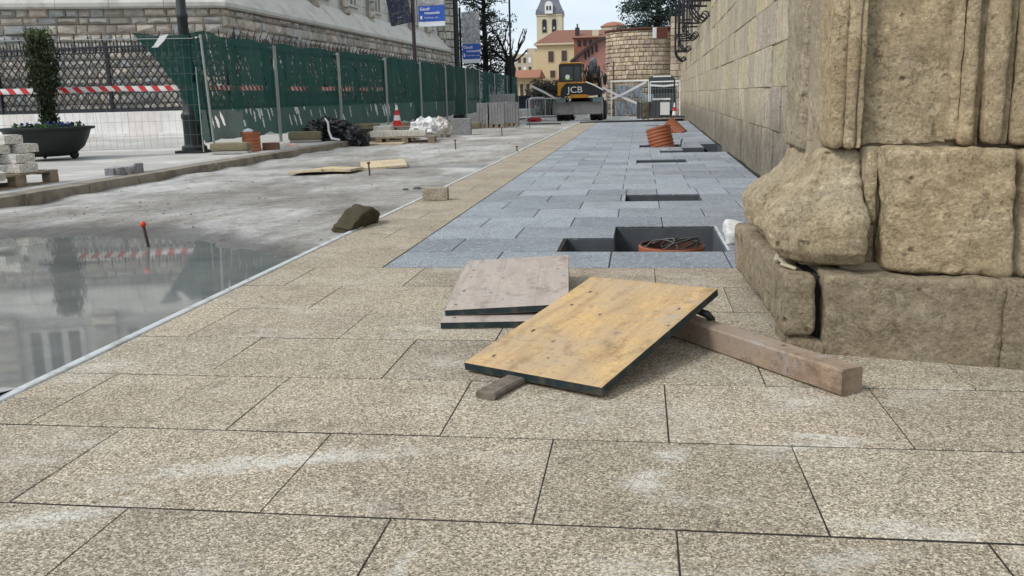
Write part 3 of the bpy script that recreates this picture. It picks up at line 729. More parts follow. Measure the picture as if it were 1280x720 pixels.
mb.build('corner_turret', M['blocks'], bot)
# small arched opening in the lower wall, above the fence
d, n, ln = face_axes(cB, cC)
def arch(mb, uc, w, z0, zs, o0, o1):
    pts = [(-w / 2, z0), (w / 2, z0)] + [(w / 2 * math.cos(t), zs + w / 2 * math.sin(t)) for t in np.linspace(0, math.pi, 13)]
    vs = [cB + d * (uc + u) + n * o + Vector((0, 0, z)) - OB for o in (o0, o1) for (u, z) in pts]; m = len(pts)
    mb.add(vs, [tuple(range(m)), tuple(range(m, 2 * m))] + [(i, (i + 1) % m, (i + 1) % m + m, i + m) for i in range(m)])
for uc in (2.6, 11.5, 20.5):
    aw = MB(); arch(aw, uc, 1.25, 1.0, 2.45, -.02, .14); w_ = aw.build('arched_surround', M['smooth_stone'], bot)
    aw = MB(); arch(aw, uc, .86, 1.0, 2.45, .10, .146); aw.build('arched_opening', M['glass'], w_)

# ------------------------------------------------------------------ white plinth wall with iron railing
def plinth_mat():
    s = NT('pale_plinth_stone')
    nd = s.t.nodes.new('ShaderNodeTexBrick'); s.set(nd.inputs['Vector'], s.map(ro=(R(90), 0, 0), loc=(0, 0, 0))); nd.offset = 0
    nd.inputs['Scale'].default_value = 1.0; nd.inputs['Brick Width'].default_value = .95; nd.inputs['Row Height'].default_value = 3.0; nd.inputs['Mortar Size'].default_value = .006
    nd.inputs['Color1'].default_value = (.68, .67, .655, 1); nd.inputs['Color2'].default_value = (.56, .45, .40, 1); nd.inputs['Mortar'].default_value = (.3, .29, .28, 1)
    nd.inputs['Bias'].default_value = -.45
    base = s.mix(s.ramp(s.noise(3, 7, .7), [(.45, 0), (.7, .5)]), nd.outputs[0], (.44, .42, .40))
    return s.done(base, .85, s.bump(s.noise(20, 5), .3, .01))
M['plinth'] = plinth_mat()
pA, pB, pC = Vector((-24, 23.4, 0)), Vector((-10.0, 22.25, 0)), Vector((-9.9, 58, 0))
mb = MB()
def run(mb, a, b, o0, o1, z0, z1, mi=0, e0=0, e1=0):
    d, n, ln = face_axes(a, b)
    mb.add([a + d * u + n * o + Vector((0, 0, z)) for z in (z0, z1) for (u, o) in ((-e0, o0), (ln + e1, o0), (ln + e1, o1), (-e0, o1))],
           [(3, 2, 1, 0), (4, 5, 6, 7), (0, 1, 5, 4), (1, 2, 6, 5), (2, 3, 7, 6), (3, 0, 4, 7)], mi)
run(mb, pA, pB, -.3, 0, .05, .76); run(mb, pB, pC, -.3, -.001, .05, .758, e0=-.3)
run(mb, pA, pB, -.01, .22, .05, .21); run(mb, pB, pC, .0, .22, .05, .209, e0=.05)
tag(mb.build('plinth_wall', M['plinth']), 'low pale stone wall carrying the black lattice railing', 'wall')
fen = thing('iron_railing', 'black iron lattice railing with spiked top on the pale low wall', 'railing', pB)
latt, spk, rail = MB(), MB(), MB()
for (a, b, ext) in ((pA, pB, 60), (pB, pC, 60)):
    d, n, ln = face_axes(a, b); z0, z1, z2 = .80, 2.28, 2.44
    def Q(u, z, o=-.15): return a + d * u + n * o + Vector((0, 0, z)) - pB
    for (za, zb) in ((.765, .86), (2.27, 2.31), (2.40, 2.45)):
        rail.add([Q(u, z, o) for z in (za, zb) for (u, o) in ((0, -.18), (ln, -.18), (ln, -.12), (0, -.12))], [(3, 2, 1, 0), (4, 5, 6, 7), (0, 1, 5, 4), (1, 2, 6, 5), (2, 3, 7, 6), (3, 0, 4, 7)])
    p = .215; h = z1 - z0; run_ = h * .82; u = -run_
    while u < ln:
        for sg in (1, -1):
            ua, ub, za, zb = (u, u + run_, z0, z1) if sg == 1 else (u, u + run_, z1, z0)
            if ua < 0: za = za + (zb - za) * (-ua / run_); ua = 0
            if ub > ln: zb = za + (zb - za) * ((ln - ua) / (ub - ua)); ub = ln
            if ub - ua < .05: continue
            o = -.145 if sg == 1 else -.158; t = .012
            dv = Vector((0, 0, .025))
            latt.add([Q(ua, za, o) - dv, Q(ub, zb, o) - dv, Q(ub, zb, o) + dv, Q(ua, za, o) + dv, Q(ua, za, o - t) - dv, Q(ub, zb, o - t) - dv, Q(ub, zb, o - t) + dv, Q(ua, za, o - t) + dv],
                     [(0, 1, 2, 3), (7, 6, 5, 4), (0, 4, 5, 1), (3, 2, 6, 7)])
        u += p
    u = .05; k = 0
    while u < ln:
        hgt = 2.79 if k % 4 == 0 else (2.58 if k % 2 else 2.64); c = (.05 if k % 4 == 0 else 0); oo = -.15 + (.10 if k % 4 == 0 else 0)
        spk.tube([Q(u, 2.30), Q(u, 2.5), Q(u + c * .3, (2.5 + hgt) / 2, -.15 + (oo + .15) * .4), Q(u + c, hgt, oo)], [.017, .017, .016, .005], 4)
        u += .105; k += 1
    u = 0.1
    while u < ln: # twisted dark frieze between the rails
        spk.tube([Q(u, 2.31), Q(u + .06, 2.36, -.13), Q(u, 2.41)], .02, 4); u += .16
    u = 0.0
    while u <= ln: rail.add([Q(u + q, z, o) for z in (.76, 2.55) for (q, o) in ((-.03, -.2), (.03, -.2), (.03, -.1), (-.03, -.1))], [(4, 5, 6, 7), (0, 1, 5, 4), (1, 2, 6, 5), (2, 3, 7, 6), (3, 0, 4, 7)]); u += 3.4
latt.build('lattice', M['iron'], fen); spk.build('spikes', M['iron'], fen); rail.build('rails', M['iron'], fen)
# ------------------------------------------------------------------ site fence with torn green netting
M['galv'] = plain('galvanised_tube', (.34, .37, .36), .45, metal=.5, var=.2, scale=12)
M['wire'] = plain('mesh_wire', (.22, .235, .23), .5, metal=.4)
M['foot'] = plain('concrete_foot', (.20, .175, .11), .95, var=.35, scale=9, bump=.6)
posts = [(-6.98, 14.3), (-7.15, 17.6), (-6.95, 20.9), (-6.75, 24.2), (-6.62, 27.6), (-6.6, 31.2), (-6.55, 34.6), (-6.72, 38.6), (-6.8, 43.2), (-6.95, 48.4), (-7.1, 54.0)]
FH = 1.90
def mesh_fence(a, b, label, wires=True, dens=1, lean=0.0):
    a, b = Vector((*a, .1)), Vector((*b, .1)); d = (b - a); ln = d.length; d.normalize()
    t = thing('mesh_fence', label, 'fence panel', a, math.atan2(d.y, d.x), 'site fence panels along the left pavement')
    f = MB(); r = .021
    if wires: r = .010
    f.tube([(.03, 0, .03), (.03 - lean, 0, FH)], r, 8); f.tube([(ln - .05, 0, .03), (ln - .05, 0, FH - (.5 if wires else 0))], r, 8)
    yo = 0 if wires else .09
    f.tube([(.03 - lean, 0, FH - .03), (.04 - lean, yo, FH - .05), (ln - .06, yo, FH - .05), (ln - .05, 0, FH - .03)], .007 if wires else .012, 6)
    f.build('frame', M['galv'], t, smooth=50)
    if wires:
        w = MB(); k = 0.12
        while k < ln - .1: w.tube([(k - lean * .5, -.004, .12), (k - lean, -.004, FH)], .0017, 3, cap=False); k += .105 / dens
        for z in (.12, .32, .55, .8, 1.05, 1.3, 1.55, 1.75, 1.9): w.tube([(.03, .004, z), (ln - .05, .004, z)], .0022, 3, cap=False)
        w.build('wire_mesh', M['wire'], t)
    return t
lp = [(-14.6, 12.3), (-10.75, 13.15), posts[0]]
mesh_fence(lp[0], (lp[1][0] - .05, lp[1][1]), 'bare wire mesh fence panel at the left edge, beside the stack of pale blocks')
mesh_fence(lp[1], (lp[2][0] - .12, lp[2][1] - .02), 'bare wire mesh fence panel in front of the planter, with striped tape across')
nm = ['first green-netted fence panel right of the lamp post, with long tears', 'second green-netted fence panel from the lamp post, behind the black sheeting', 'third green-netted fence panel from the lamp post, above the wooden pallets',
      'fourth green-netted fence panel, behind the white sacks', 'fifth green-netted fence panel, left of the small grey block', 'sixth green-netted fence panel, behind the small grey block',
      'seventh green-netted fence panel, just left of the grey slab stacks', 'eighth green-netted fence panel, behind the grey slab stacks', 'ninth green-netted fence panel, beyond the grey slab stacks', 'farthest green-netted fence panel at the end of the row']
for i in range(len(posts) - 1): mesh_fence(posts[i], posts[i + 1], nm[i], wires=False, lean=.16 if i == 0 else 0)
# netting as one cloth with real tears
def net_mat():
    s = NT('green_netting')
    w = s.noise(1.4, 5); c = s.mix(w, (.008, .045, .038), (.018, .080, .067))
    v = s.map((60, 60, 60)); c = s.mix(s.ramp(s.noise(1.0, 2, v=v), [(.4, .35), (.6, 0)]), c, (.004, .03, .022))
    s.done(c, .8, spec=.2)
    tr = s.t.nodes.new('ShaderNodeBsdfTransparent'); tl = s.t.nodes.new('ShaderNodeBsdfTranslucent'); tl.inputs[0].default_value = (.015, .09, .075, 1)
    m1 = s.t.nodes.new('ShaderNodeMixShader'); m2 = s.t.nodes.new('ShaderNodeMixShader'); m1.inputs[0].default_value = .16; m2.inputs[0].default_value = .09
    s.t.links.new(s.b.outputs[0], m1.inputs[1]); s.t.links.new(tl.outputs[0], m1.inputs[2]); s.t.links.new(m1.outputs[0], m2.inputs[1]); s.t.links.new(tr.outputs[0], m2.inputs[2])
    s.t.links.new(m2.outputs[0], s.out.inputs[0]); return s.m
M['net'] = net_mat()
def net():
    path = [Vector((-8.35, 13.93, 0)), Vector((posts[0][0], posts[0][1], 0))] + [Vector((p[0], p[1], 0)) for p in posts[1:]]
    seg = [(path[i + 1] - path[i]).length for i in range(len(path) - 1)]; cum = [0]
    for q in seg: cum.append(cum[-1] + q)
    tot = cum[-1]; ss = [0]
    while ss[-1] < tot: ss.append(ss[-1] + (.022 if ss[-1] < 8.5 else (.04 if ss[-1] < 18 else .09)))
    ss[-1] = tot
    zs = np.linspace(0, 1, 84)
    rs = random.Random(11); tears = []
    def add(n, s0, s1, za, zb, l0, l1, w0, w1, tilt):
        for _ in range(n): tears.append((rs.uniform(s0, s1), rs.uniform(za, zb), rs.uniform(l0, l1) * 1.25, rs.uniform(w0, w1) * 2.1, tilt + rs.uniform(-.12, .12)))
    c1 = cum[1]
    add(26, c1 + .25, c1 + 3.3, 1.05, 1.72, .16, .42, .014, .034, .34)
    tears += [(c1 + .95, 1.35, .40, .075, .30), (c1 + 1.45, 1.42, .28, .06, .25), (c1 + .3, 1.2, .34, .05, .3), (c1 + .7, 1.18, .28, .06, .34), (c1 + 1.15, 1.02, .3, .03, .5), (c1 + 1.6, .98, .26, .05, .3)]
    add(16, c1 + .2, c1 + 3.3, .42, .80, .10, .22, .02, .05, .40)
    add(34, c1 + 3.5, c1 + 7, 1.0, 1.8, .10, .26, .012, .032, .22)
    add(14, c1 + 3.5, c1 + 7, .35, .75, .12, .22, .015, .04, .40)
    add(44, c1 + 6.8, c1 + 10.3, .8, 1.75, .12, .26, .02, .04, .15); add(12, c1 + 7, c1 + 11, .35, .7, .15, .3, .02, .05, .4)
    add(26, c1 + 10.3, c1 + 17, .6, 1.6, .15, .3, .025, .05, .2)
    # rents that let the striped tape show
    slots = [(c1 + .55, c1 + 1.05), (c1 + 1.55, c1 + 2.75), (c1 + 4.05, c1 + 4.9), (c1 + 5.6, c1 + 6.5), (c1 + 7.1, c1 + 7.6), (c1 + 8.2, c1 + 8.6), (c1 + 9.2, c1 + 9.7)]
    ta = np.array(tears)
    ztop = lambda s: FH + .06 - .05 * math.sin(s * 1.8) ** 2 + .02 * noise.noise(Vector((s * 2, 0, 0)))
    zbot = lambda s: .20 + .07 * noise.noise(Vector((s * 1.3, 4, 0))) + .03 * noise.noise(Vector((s * 6, 4, 0)))
    vs = []; keep = {}
    for i, s in enumerate(ss):
        k = max(j for j in range(len(seg)) if cum[j] <= s + 1e-9); u = (s - cum[k]) / seg[k]
        p = path[k].lerp(path[k + 1], u); d = (path[k + 1] - path[k]).normalized(); n = Vector((d.y, -d.x, 0))
        if n.y > 0 and k == 0: n = -n
        for j, t in enumerate(zs):
            z = zbot(s) + (ztop(s) - zbot(s)) * t
            o = .045 + .05 * noise.noise(Vector((s * 1.1, z * .7, 2))) + .022 * noise.noise(Vector((s * 4.5 + z * 1.5, z * 1.4, 2))) + .008 * noise.noise(Vector((s * 11, z * 5, 2)))
            if s > c1: o += 0
            lean = -.16 * t * max(0, 1 - abs(s - c1) / 1.2) if s >= c1 - .2 else 0
            q = p - n * max(.026, o) + d * lean; vs.append((q.x, q.y, .1 + z))
    nz_ = len(zs); fs = []
    for i in range(len(ss) - 1):
        s = (ss[i] + ss[i + 1]) / 2; near = ta[np.abs(ta[:, 0] - s) < .45]
        for j in range(nz_ - 1):
            z = zbot(s) + (ztop(s) - zbot(s)) * (zs[j] + zs[j + 1]) / 2
            if s < c1:                                  # ragged free end hanging left of the lamp post
                cut = c1 - (.95 * (z / FH) ** 1.6 + .12) + .05 * noise.noise(Vector((z * 5, 0, 0)))
                if s < cut: continue
            if len(near):
                dz = z - near[:, 1]; dx = s - near[:, 0] + dz * near[:, 4]
                lim = near[:, 3] * .5 * np.sqrt(np.clip(1 - (2 * dz / near[:, 2]) ** 2, 0, 1))
                if (np.abs(dx) < lim).any(): continue
            if any(a + .02 * noise.noise(Vector((z * 30, a, 0))) < s < b for a, b in slots) and abs(z - 1.085) < .05 + .012 * noise.noise(Vector((s * 12, 0, 5))): continue
            fs.append((i * nz_ + j, (i + 1) * nz_ + j, (i + 1) * nz_ + j + 1, i * nz_ + j + 1))
    mb = MB(); mb.add(vs, fs)
    return mb.build('green_netting', M['net'], smooth=True)
tag(net(), 'torn dark green debris netting hung along the whole site fence', 'netting')
# striped barrier tape
M['tape_red'] = plain('tape_red', (.62, .03, .03), .45, var=.12); M['tape_white'] = plain('tape_white', (.78, .77, .75), .45, var=.08)
def tape(name, label, pts, w=.085, pitch=.20, sag=0.0):
    mb = MB(); pts = [Vector(p) for p in pts]
    out = []
    for a, b in zip(pts[:-1], pts[1:]):
        n = max(2, int((b - a).length / .05)); 
        for k in range(n): u = k / n; out.append(a.lerp(b, u) - Vector((0, 0, sag * 4 * u * (1 - u))))
    out.append(pts[-1]); s = 0; L_ = [0]
    for a, b in zip(out[:-1], out[1:]): s += (b - a).length; L_.append(s)
    def P_(s):
        s = max(0, min(L_[-1] - 1e-6, s)); k = max(0, int(np.searchsorted(L_, s, 'right')) - 1); k = min(k, len(out) - 2)
        return out[k].lerp(out[k + 1], (s - L_[k]) / max(1e-9, L_[k + 1] - L_[k]))
    s = 0; i = 0; sl = w * .8
    while s < L_[-1]:
        for e0, e1 in ((s, s + pitch / 2),):
            tw = .012 * math.sin(s * 3)
            vs = []
            for q in (e0, e1):
                vs += [P_(q + sl) + Vector((0, -tw, -w / 2)), P_(q) + Vector((0, tw, w / 2))]
            mb.add(vs + [v + Vector((.0006, .0012, 0)) for v in vs], [(0, 2, 3, 1), (5, 7, 6, 4)], i % 2)
        s += pitch / 2; i += 1
    return tag(mb.build(name, [M['tape_red'], M['tape_white']]), label, 'barrier tape')
tape('barrier_tape', 'red and white striped barrier tape across the bare mesh fence and behind the netting',
     [(-14.5, 12.5, 1.21), (-10.75, 13.28, 1.19), (-8.4, 13.98, 1.19), (-7.25, 14.45, 1.19), (-7.33, 17.6, 1.19), (-7.1, 20.9, 1.19), (-6.9, 24.2, 1.19), (-6.76, 27.6, 1.19)], sag=.015)
M['rag'] = plain('torn_white_strip', (.7, .7, .7), .7)
def crumple(name, c, rx, ry, rz, mats, label, cat, seed, amp=.35, freq=2.2, n=3, group=None, flat=0.0, sharp=25, fine=1.0):
    bm = bmesh.new(); bmesh.ops.create_icosphere(bm, subdivisions=n + 2, radius=1)
    for v in bm.verts:
        w = v.co * freq + Vector((seed * 3.7, seed, seed * 2.1))
        rd = lambda q: (1 - min(1, abs(noise.noise(q)) * 2.2)) ** 2
        w = w + .35 * noise.noise_vector(w * .8); e = rd(w) * .62 + .42 * fine * rd(w * 2.1 + Vector((5, 1, 2))) + .22 * fine * rd(w * 4.4)
        v.co *= 1 - amp * .6 + amp * e
        v.co = Vector((v.co.x * rx, v.co.y * ry, max(-flat, v.co.z) * rz))
    me = bpy.data.meshes.new(name); bm.to_mesh(me); bm.free(); me.materials.append(mats)
    me.polygons.foreach_set('use_smooth', [True] * len(me.polygons)); me.set_sharp_from_angle(angle=R(sharp))
    zmin = min(v.co.z for v in me.vertices)
    o = bpy.data.objects.new(name, me); COL.objects.link(o); o.location = (c[0], c[1], c[2] - zmin)
    return tag(o, label, cat, group)
sx_, sy_ = at(190, 52, 13.9).x, 13.86
mb = MB(); vs = [(sx_, sy_, 1.80), (sx_ + .07, sy_ - .03, 1.84), (sx_ + .16, sy_, 1.97), (sx_ + .30, sy_ + .02, 2.0), (sx_ + .12, sy_ - .02, 1.80), (sx_ + .22, sy_ + .01, 1.90)]
mb.add(vs + [(x, y + .006, z) for x, y, z in vs], [(0, 4, 1), (1, 4, 5, 2), (2, 5, 3), (6, 7, 10), (7, 8, 11, 10), (8, 9, 11), (0, 1, 7, 6), (1, 2, 8, 7), (2, 3, 9, 8), (3, 5, 11, 9), (5, 4, 10, 11), (4, 0, 6, 10)])
tag(mb.build('plastic_scrap', M['rag']), 'torn white plastic scrap caught on the top corner of the green netting', 'plastic scrap')
# fence feet
def foot_block(x, y, rz, label, w=.62, d=.24, h=.13, z=.1, low=True):
    t = thing('concrete_block', label, 'concrete block', (x, y, z), rz, 'concrete feet of the site fence')
    if low:
        mb = MB(); v, f = rounded(-w / 2 + .03, w / 2 + .0, -d / 2 - .02, d / 2, 0, .05, .012, .004, .05, seed=x); mb.add(v, f); mb.build('under_slab', M['kerbtop'], t, smooth=40)
    mb = MB(); v, f = rounded(-w / 2, w / 2, -d / 2, d / 2, .05 if low else 0, h + (.05 if low else 0), .03, .008, .04, seed=x + y); mb.add(v, f); mb.build('weight_block', M['foot'], t, smooth=40)
foot_block(-6.62, 14.15, R(8), 'mossy concrete foot under the post nearest the lamp post')
foot_block(-6.75, 17.9, R(12), 'mossy concrete foot right of the brown bricks, under the second post', w=.66, h=.16)
foot_block(-6.65, 21.9, R(12), 'concrete foot behind the black plastic sheeting', h=.2)
foot_block(-6.3, 24.6, R(80), 'concrete foot behind the pallets, beside the striped cone', h=.14)

# ------------------------------------------------------------------ cast iron lamp post in front of the building
M['lamp_iron'] = plain('lamp_iron', (.028, .032, .034), .5, metal=.3, var=.5, scale=9, bump=.3)
M['lamp_glass'] = plain('lamp_glass', (.62, .62, .58), .25, var=.06)
def lamp_post(x, y, label, h=5.2):
    t = thing('lamp_post', label, 'street lamp', (x, y, .1))
    mb = MB(); mb.box(-.24, .24, -.24, .24, 0, .04)
    mb.lathe([(.21, .04), (.21, .10), (.16, .14), (.155, .55), (.175, .58), (.175, .64), (.14, .68), (.135, .92), (.165, .95), (.165, 1.0), (.115, 1.06)], 16); mb.build('pedestal', M['lamp_iron'], t, smooth=40)
    mb = MB(); mb.lathe([(.10, 1.05), (.11, 1.2), (.12, 1.22), (.12, 1.27), (.095, 1.3), (.085, 2.2), (.095, 2.22), (.095, 2.27), (.08, 2.3), (.065, h - .3), (.09, h - .25), (.05, h)], 14); mb.build('shaft', M['lamp_iron'], t, smooth=40)
    mb = MB(); mb.lathe([(.06, h), (.11, h + .08), (.17, h + .5), (.19, h + .52), (.10, h + .72), (.03, h + .85)], 8); mb.build('lantern', M['lamp_glass'], t, smooth=30)
lamp_post(-7.55, 14.75, 'dark cast iron lamp post wrapped by the netting edge, left of the green fence')

# ------------------------------------------------------------------ planter, flowers and column cypress
M['planter'] = plain('planter_green', (.014, .020, .019), .5, metal=.2, var=.4, scale=7)
M['soil'] = plain('planter_soil', (.05, .038, .028), .95, bump=.6)
px0, py0 = -9.28, 13.35
t = thing('planter_bowl', 'large round dark green planter bowl on small feet behind the wire fence', 'planter', (px0, py0, .1))
mb = MB(); mb.lathe([(.28, .06), (.40, .10), (.52, .20), (.60, .36), (.635, .46), (.70, .475), (.705, .51), (.63, .515), (.60, .47), (.56, .45)], 40); mb.build('bowl', M['planter'], t, smooth=40)
for a in (0.3, 2.4, 4.5):
    mb = MB(); mb.lathe([(.03, -.03), (.065, -.02), (.075, 0), (.065, .02), (.03, .03)], 12, M=rot(R(90), 0, a, (.36 * math.cos(a), .36 * math.sin(a), .075))); mb.build('foot', M['planter'], t, smooth=40)
mb = MB(); mb.lathe([(.0, .462), (.58, .458)], 24, cap=False); mb.build('soil', M['soil'], t)
def leaf_mat(name, a, b, c, tr=.15):
    s = NT(name); nd = s.t.nodes.new('ShaderNodeObjectInfo'); 
    base = s.mix(s.ramp(s.noise(2.2, 4), [(.35, 0), (.65, 1)]), a, b); base = s.mix(1.0, base, s.tone(), 'MULTIPLY')
    return s.done(base, .75, spec=.2)
M['cypress'] = leaf_mat('cypress_leaf', (.030, .042, .022), (.055, .07, .034), 0)
M['conifer'] = leaf_mat('conifer_leaf', (.022, .042, .040), (.045, .075, .065), 0)
M['ever'] = leaf_mat('evergreen_leaf', (.028, .036, .026), (.05, .06, .035), 0)
M['dryleaf'] = leaf_mat('bare_twigs', (.075, .068, .06), (.12, .11, .095), 0)
M['bark'] = plain('bark', (.045, .036, .03), .95, var=.5, scale=6, bump=.8)
M['dark_bark'] = plain('dark_bark', (.016, .014, .014), .95, var=.5, scale=6, bump=.8)
M['petal'] = plain('violet_petals', (.05, .05, .30), .7, var=.5, scale=30); M['herb'] = plain('herb_leaves', (.03, .09, .025), .7, var=.5, scale=30)
def leaves(mb, rng, centres, size, per, spread, asp=1.8, up_=0.0):
    for (c, r, k) in centres:
        for _ in range(per):
            d = Vector((rng.gauss(0, 1), rng.gauss(0, 1), rng.gauss(0, 1))); d.normalize()
            p = c + d * r * rng.random() ** .45 * spread
            a = Vector((rng.gauss(0, 1), rng.gauss(0, 1), rng.gauss(0, 1) + up_)).normalized(); b = a.orthogonal().normalized(); b = (b * math.cos(rng.random() * 6)) + a.cross(b) * math.sin(rng.random() * 6)
            s_ = size * rng.uniform(.6, 1.3); kk = k * rng.uniform(.65, 1.35)
            mb.add([p - a * s_ * asp * .5, p + b * s_ * .5, p + a * s_ * asp * .5, p - b * s_ * .5], [(0, 1, 2, 3)], 0, (kk, kk, kk * rng.uniform(.8, 1.1)))
rg = random.Random(5)
t = thing('column_cypress', 'narrow dark column cypress growing out of the planter bowl', 'tree', (px0 + .06, py0, .55))
mb = MB(); mb.tube([(0.03, 0, 0), (0, 0, .5), (0, 0, 1.4)], [.05, .045, .02], 8); mb.build('trunk', M['bark'], t)
mb = MB(); cs = []
for k in range(420):
    z = rg.uniform(.05, 2.0); rr = .82 * (.09 + .17 * smooth(.3, 1.3, z) - .05 * smooth(1.5, 2, z) + .02 * math.sin(z * 9)) * rg.uniform(.5, 1.0); z *= .76; a = rg.uniform(0, 6.3)
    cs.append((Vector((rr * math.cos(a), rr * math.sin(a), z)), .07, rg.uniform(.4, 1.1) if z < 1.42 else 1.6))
leaves(mb, rg, cs, .024, 15, 1.25, 2.8, 1.4); mb.build('foliage', M['cypress'], t)
mb = MB(); cs = [(Vector((px0 + .5 * r_ * math.cos(a), py0 + .5 * r_ * math.sin(a), .585 + rg.uniform(-.01, .05))), .05, 1) for a, r_ in [(rg.uniform(0, 6.3), rg.uniform(.3, 1.05)) for _ in range(90)]]
leaves(mb, rg, cs, .035, 14, 1.0); tag(mb.build('herb_cover', M['herb']), 'low green bedding leaves filling the planter bowl', 'bedding plants', kind='stuff')
mb = MB(); cs = [(Vector((px0 + .5 * r_ * math.cos(a), py0 + .5 * r_ * math.sin(a), .64 + rg.uniform(-.01, .03))), .03, 1) for a, r_ in [(rg.uniform(0, 6.3), rg.uniform(.4, 1.0)) for _ in range(24)]]
leaves(mb, rg, cs, .035, 7, 1.0, 1.1); tag(mb.build('violet_flowers', M['petal']), 'small violet flowers scattered over the planter bowl', 'flowers', kind='stuff')

# ------------------------------------------------------------------ pallets, blocks and site clutter on the left
M['pallet'] = wood('pallet_wood', (.30, .22, .14), (.20, .14, .09), (.22, .20, .175), gap=0, wear=.8)
M['palegranite'] = granite('pale_block_stone', (.30, .29, .26), (.52, .50, .45), (.66, .64, .6), 90)
M['greyblock'] = granite('grey_block_stone', (.12, .12, .125), (.245, .245, .25), (.34, .34, .345), 90)
M['cream_panel'] = wood('pale_plywood', (.58, .47, .30), (.45, .34, .20), (.42, .38, .31), knots=False, gap=0, wear=.45, axis=0)
def pallet(x, y, z, rz, label, w=1.2, d=.8):
    t = thing('wooden_pallet', label, 'pallet', (x, y, z), rz, 'wooden pallets on the building site')
    mb = MB()
    for k in range(7): q = -d / 2 + (d - .1) * k / 6; mb.box(-w / 2, w / 2, q, q + .095, .122, .144, bev=.003)
    mb.build('deck_boards', M['pallet'], t)
    mb = MB()
    for a in (-w / 2, -.07, w / 2 - .14):
        for b in (-d / 2, -.05, d / 2 - .1): mb.box(a, a + .14, b, b + .1, .022, .10, bev=.003)
        mb.box(a + .005, a + .135, -d / 2, d / 2, .1, .121)
    mb.build('blocks', M['pallet'], t)
    mb = MB()
    for b in (-d / 2, -.05, d / 2 - .1): mb.box(-w / 2, w / 2, b + .002, b + .098, 0, .0215)
    mb.build('runners', M['pallet'], t); return t
pallet(-6.80, 8.62, .1, R(88), 'wooden pallet at the left edge carrying pale stone blocks', 1.2, .9)
bz = .245
BL = [(-6.56, 8.80, 0, 0, 'bottom right pale block of the stack, at its far end'), (-6.62, 8.38, 0, 4, 'bottom pale block of the stack, nearest the kerb'), (-6.50, 8.22, 0, 8, 'tilted bottom pale block at the left frame edge'),
      (-6.60, 8.84, 1, -3, 'pale block in the second layer, widest in the stack'), (-6.96, 8.55, 1, 6, 'pale block in the second layer beside the left frame edge'),
      (-6.58, 9.0, 2, -2, 'short pale block at the right of the third layer'), (-6.82, 8.75, 2, 2, 'long pale block at the left of the third layer'), (-6.78, 8.92, 3, 1, 'topmost pale block of the stack on the pallet'), (-6.9, 8.9, 0, 0, 'pale block at the rear of the bottom layer')]
for i, (x, y, l, a, lab) in enumerate(BL):
    mb = MB(); L_ = .44 if i not in (5,) else .24
    if i == 2: v, f = rounded(-.11, .11, -.2, .2, 0, .09, .012, .004, .04, seed=i)
    else: v, f = rounded(-.12, .12, -L_ / 2, L_ / 2, 0, .096, .012, .004, .04, seed=i)
    mb.add(v, f); o = mb.build('stone_block', M['palegranite'], smooth=40, loc=(x, y, bz + l * .098)); o.rotation_euler = (R(14) if i == 2 else 0, 0, R(a + 78))
    tag(o, lab, 'stone block', 'pale stone blocks stacked on the left pallet')
for i, (px, py, a, lab) in enumerate([(139, 220, 10, 'leftmost of the small grey setts on the kerb edge'), (147, 219.5, 80, 'second small grey sett from the left on the kerb edge'), (159, 218.5, 20, 'middle small grey sett on the kerb edge'), (167, 217, 60, 'fourth small grey sett, leaning against its neighbour'), (174, 215.5, 35, 'rightmost and tallest of the small grey setts on the kerb edge')]):
    p = gp(px, py, .1); mb = MB(); v, f = rounded(-.055, .055, -.06, .06, 0, .10 + .02 * (i == 4), .012, .006, .025, seed=i); mb.add(v, f)
    o = mb.build('paving_sett', M['greyblock'], smooth=40, loc=(p.x, p.y, .097)); o.rotation_euler = (0, R(12) if i == 3 else 0, R(a)); tag(o, lab, 'paving sett', 'small grey setts on the kerb')
# corrugated pipes
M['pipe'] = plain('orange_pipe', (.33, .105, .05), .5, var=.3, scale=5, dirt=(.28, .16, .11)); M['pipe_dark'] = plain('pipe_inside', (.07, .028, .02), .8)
M['cable'] = plain('black_cable', (.02, .022, .024), .5); M['cable_grey'] = plain('grey_cable', (.16, .165, .165), .5)
def pipe(loc, r, h, ribs, label, tilt=(0, 0, 0), th=.012, collar=False):
    t = thing('corrugated_pipe', label, 'pipe', loc, 0); t.rotation_euler = tilt
    prof = []; 
    for k in range(ribs):
        z = h * k / ribs; p = h / ribs
        prof += [(r * .945, z), (r * .945, z + p * .30), (r, z + p * .42), (r, z + p * .88), (r * .945, z + p * .98)]
    if collar: prof = [(q, z) for q, z in prof if z < h * .72] + [(r * .97, h * .74), (r * .97, h * .86), (r * 1.02, h * .88), (r * 1.02, h)]
    prof.append((r * .98, h)); mb = MB(); mb.lathe(prof, 36, cap=False); mb.build('outer_ribs', M['pipe'], t, smooth=40)
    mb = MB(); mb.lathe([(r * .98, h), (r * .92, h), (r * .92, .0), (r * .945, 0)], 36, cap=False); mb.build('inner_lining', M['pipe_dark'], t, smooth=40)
    return t
pipe((-6.52, 14.75, .1), .155, .33, 6, 'short ribbed orange pipe standing on the kerb beside brown bricks', collar=True)
crumple('paper_scrap', (-6.55, 14.72, .43), .09, .07, .05, M['rag'], 'crumpled white paper on top of the standing orange pipe', 'paper scrap', 8)
crumple('litter_scrap', (-6.27, 15.9, .1), .15, .10, .07, plain('pinkish_litter', (.66, .50, .46), .7, var=.5, scale=14), 'pink and white crumpled litter right of the orange pipe', 'litter', 13)
M['brick'] = plain('brown_brick', (.20, .11, .07), .9, var=.4, scale=12, bump=.5)
mb = MB(); mb.box(-.13, .13, -.07, .07, 0, .13, bev=.006); o = mb.build('brown_brick', M['brick'], loc=(-6.3, 15.05, .1)); tag(o, 'brown brick lying against the standing orange pipe', 'brick')
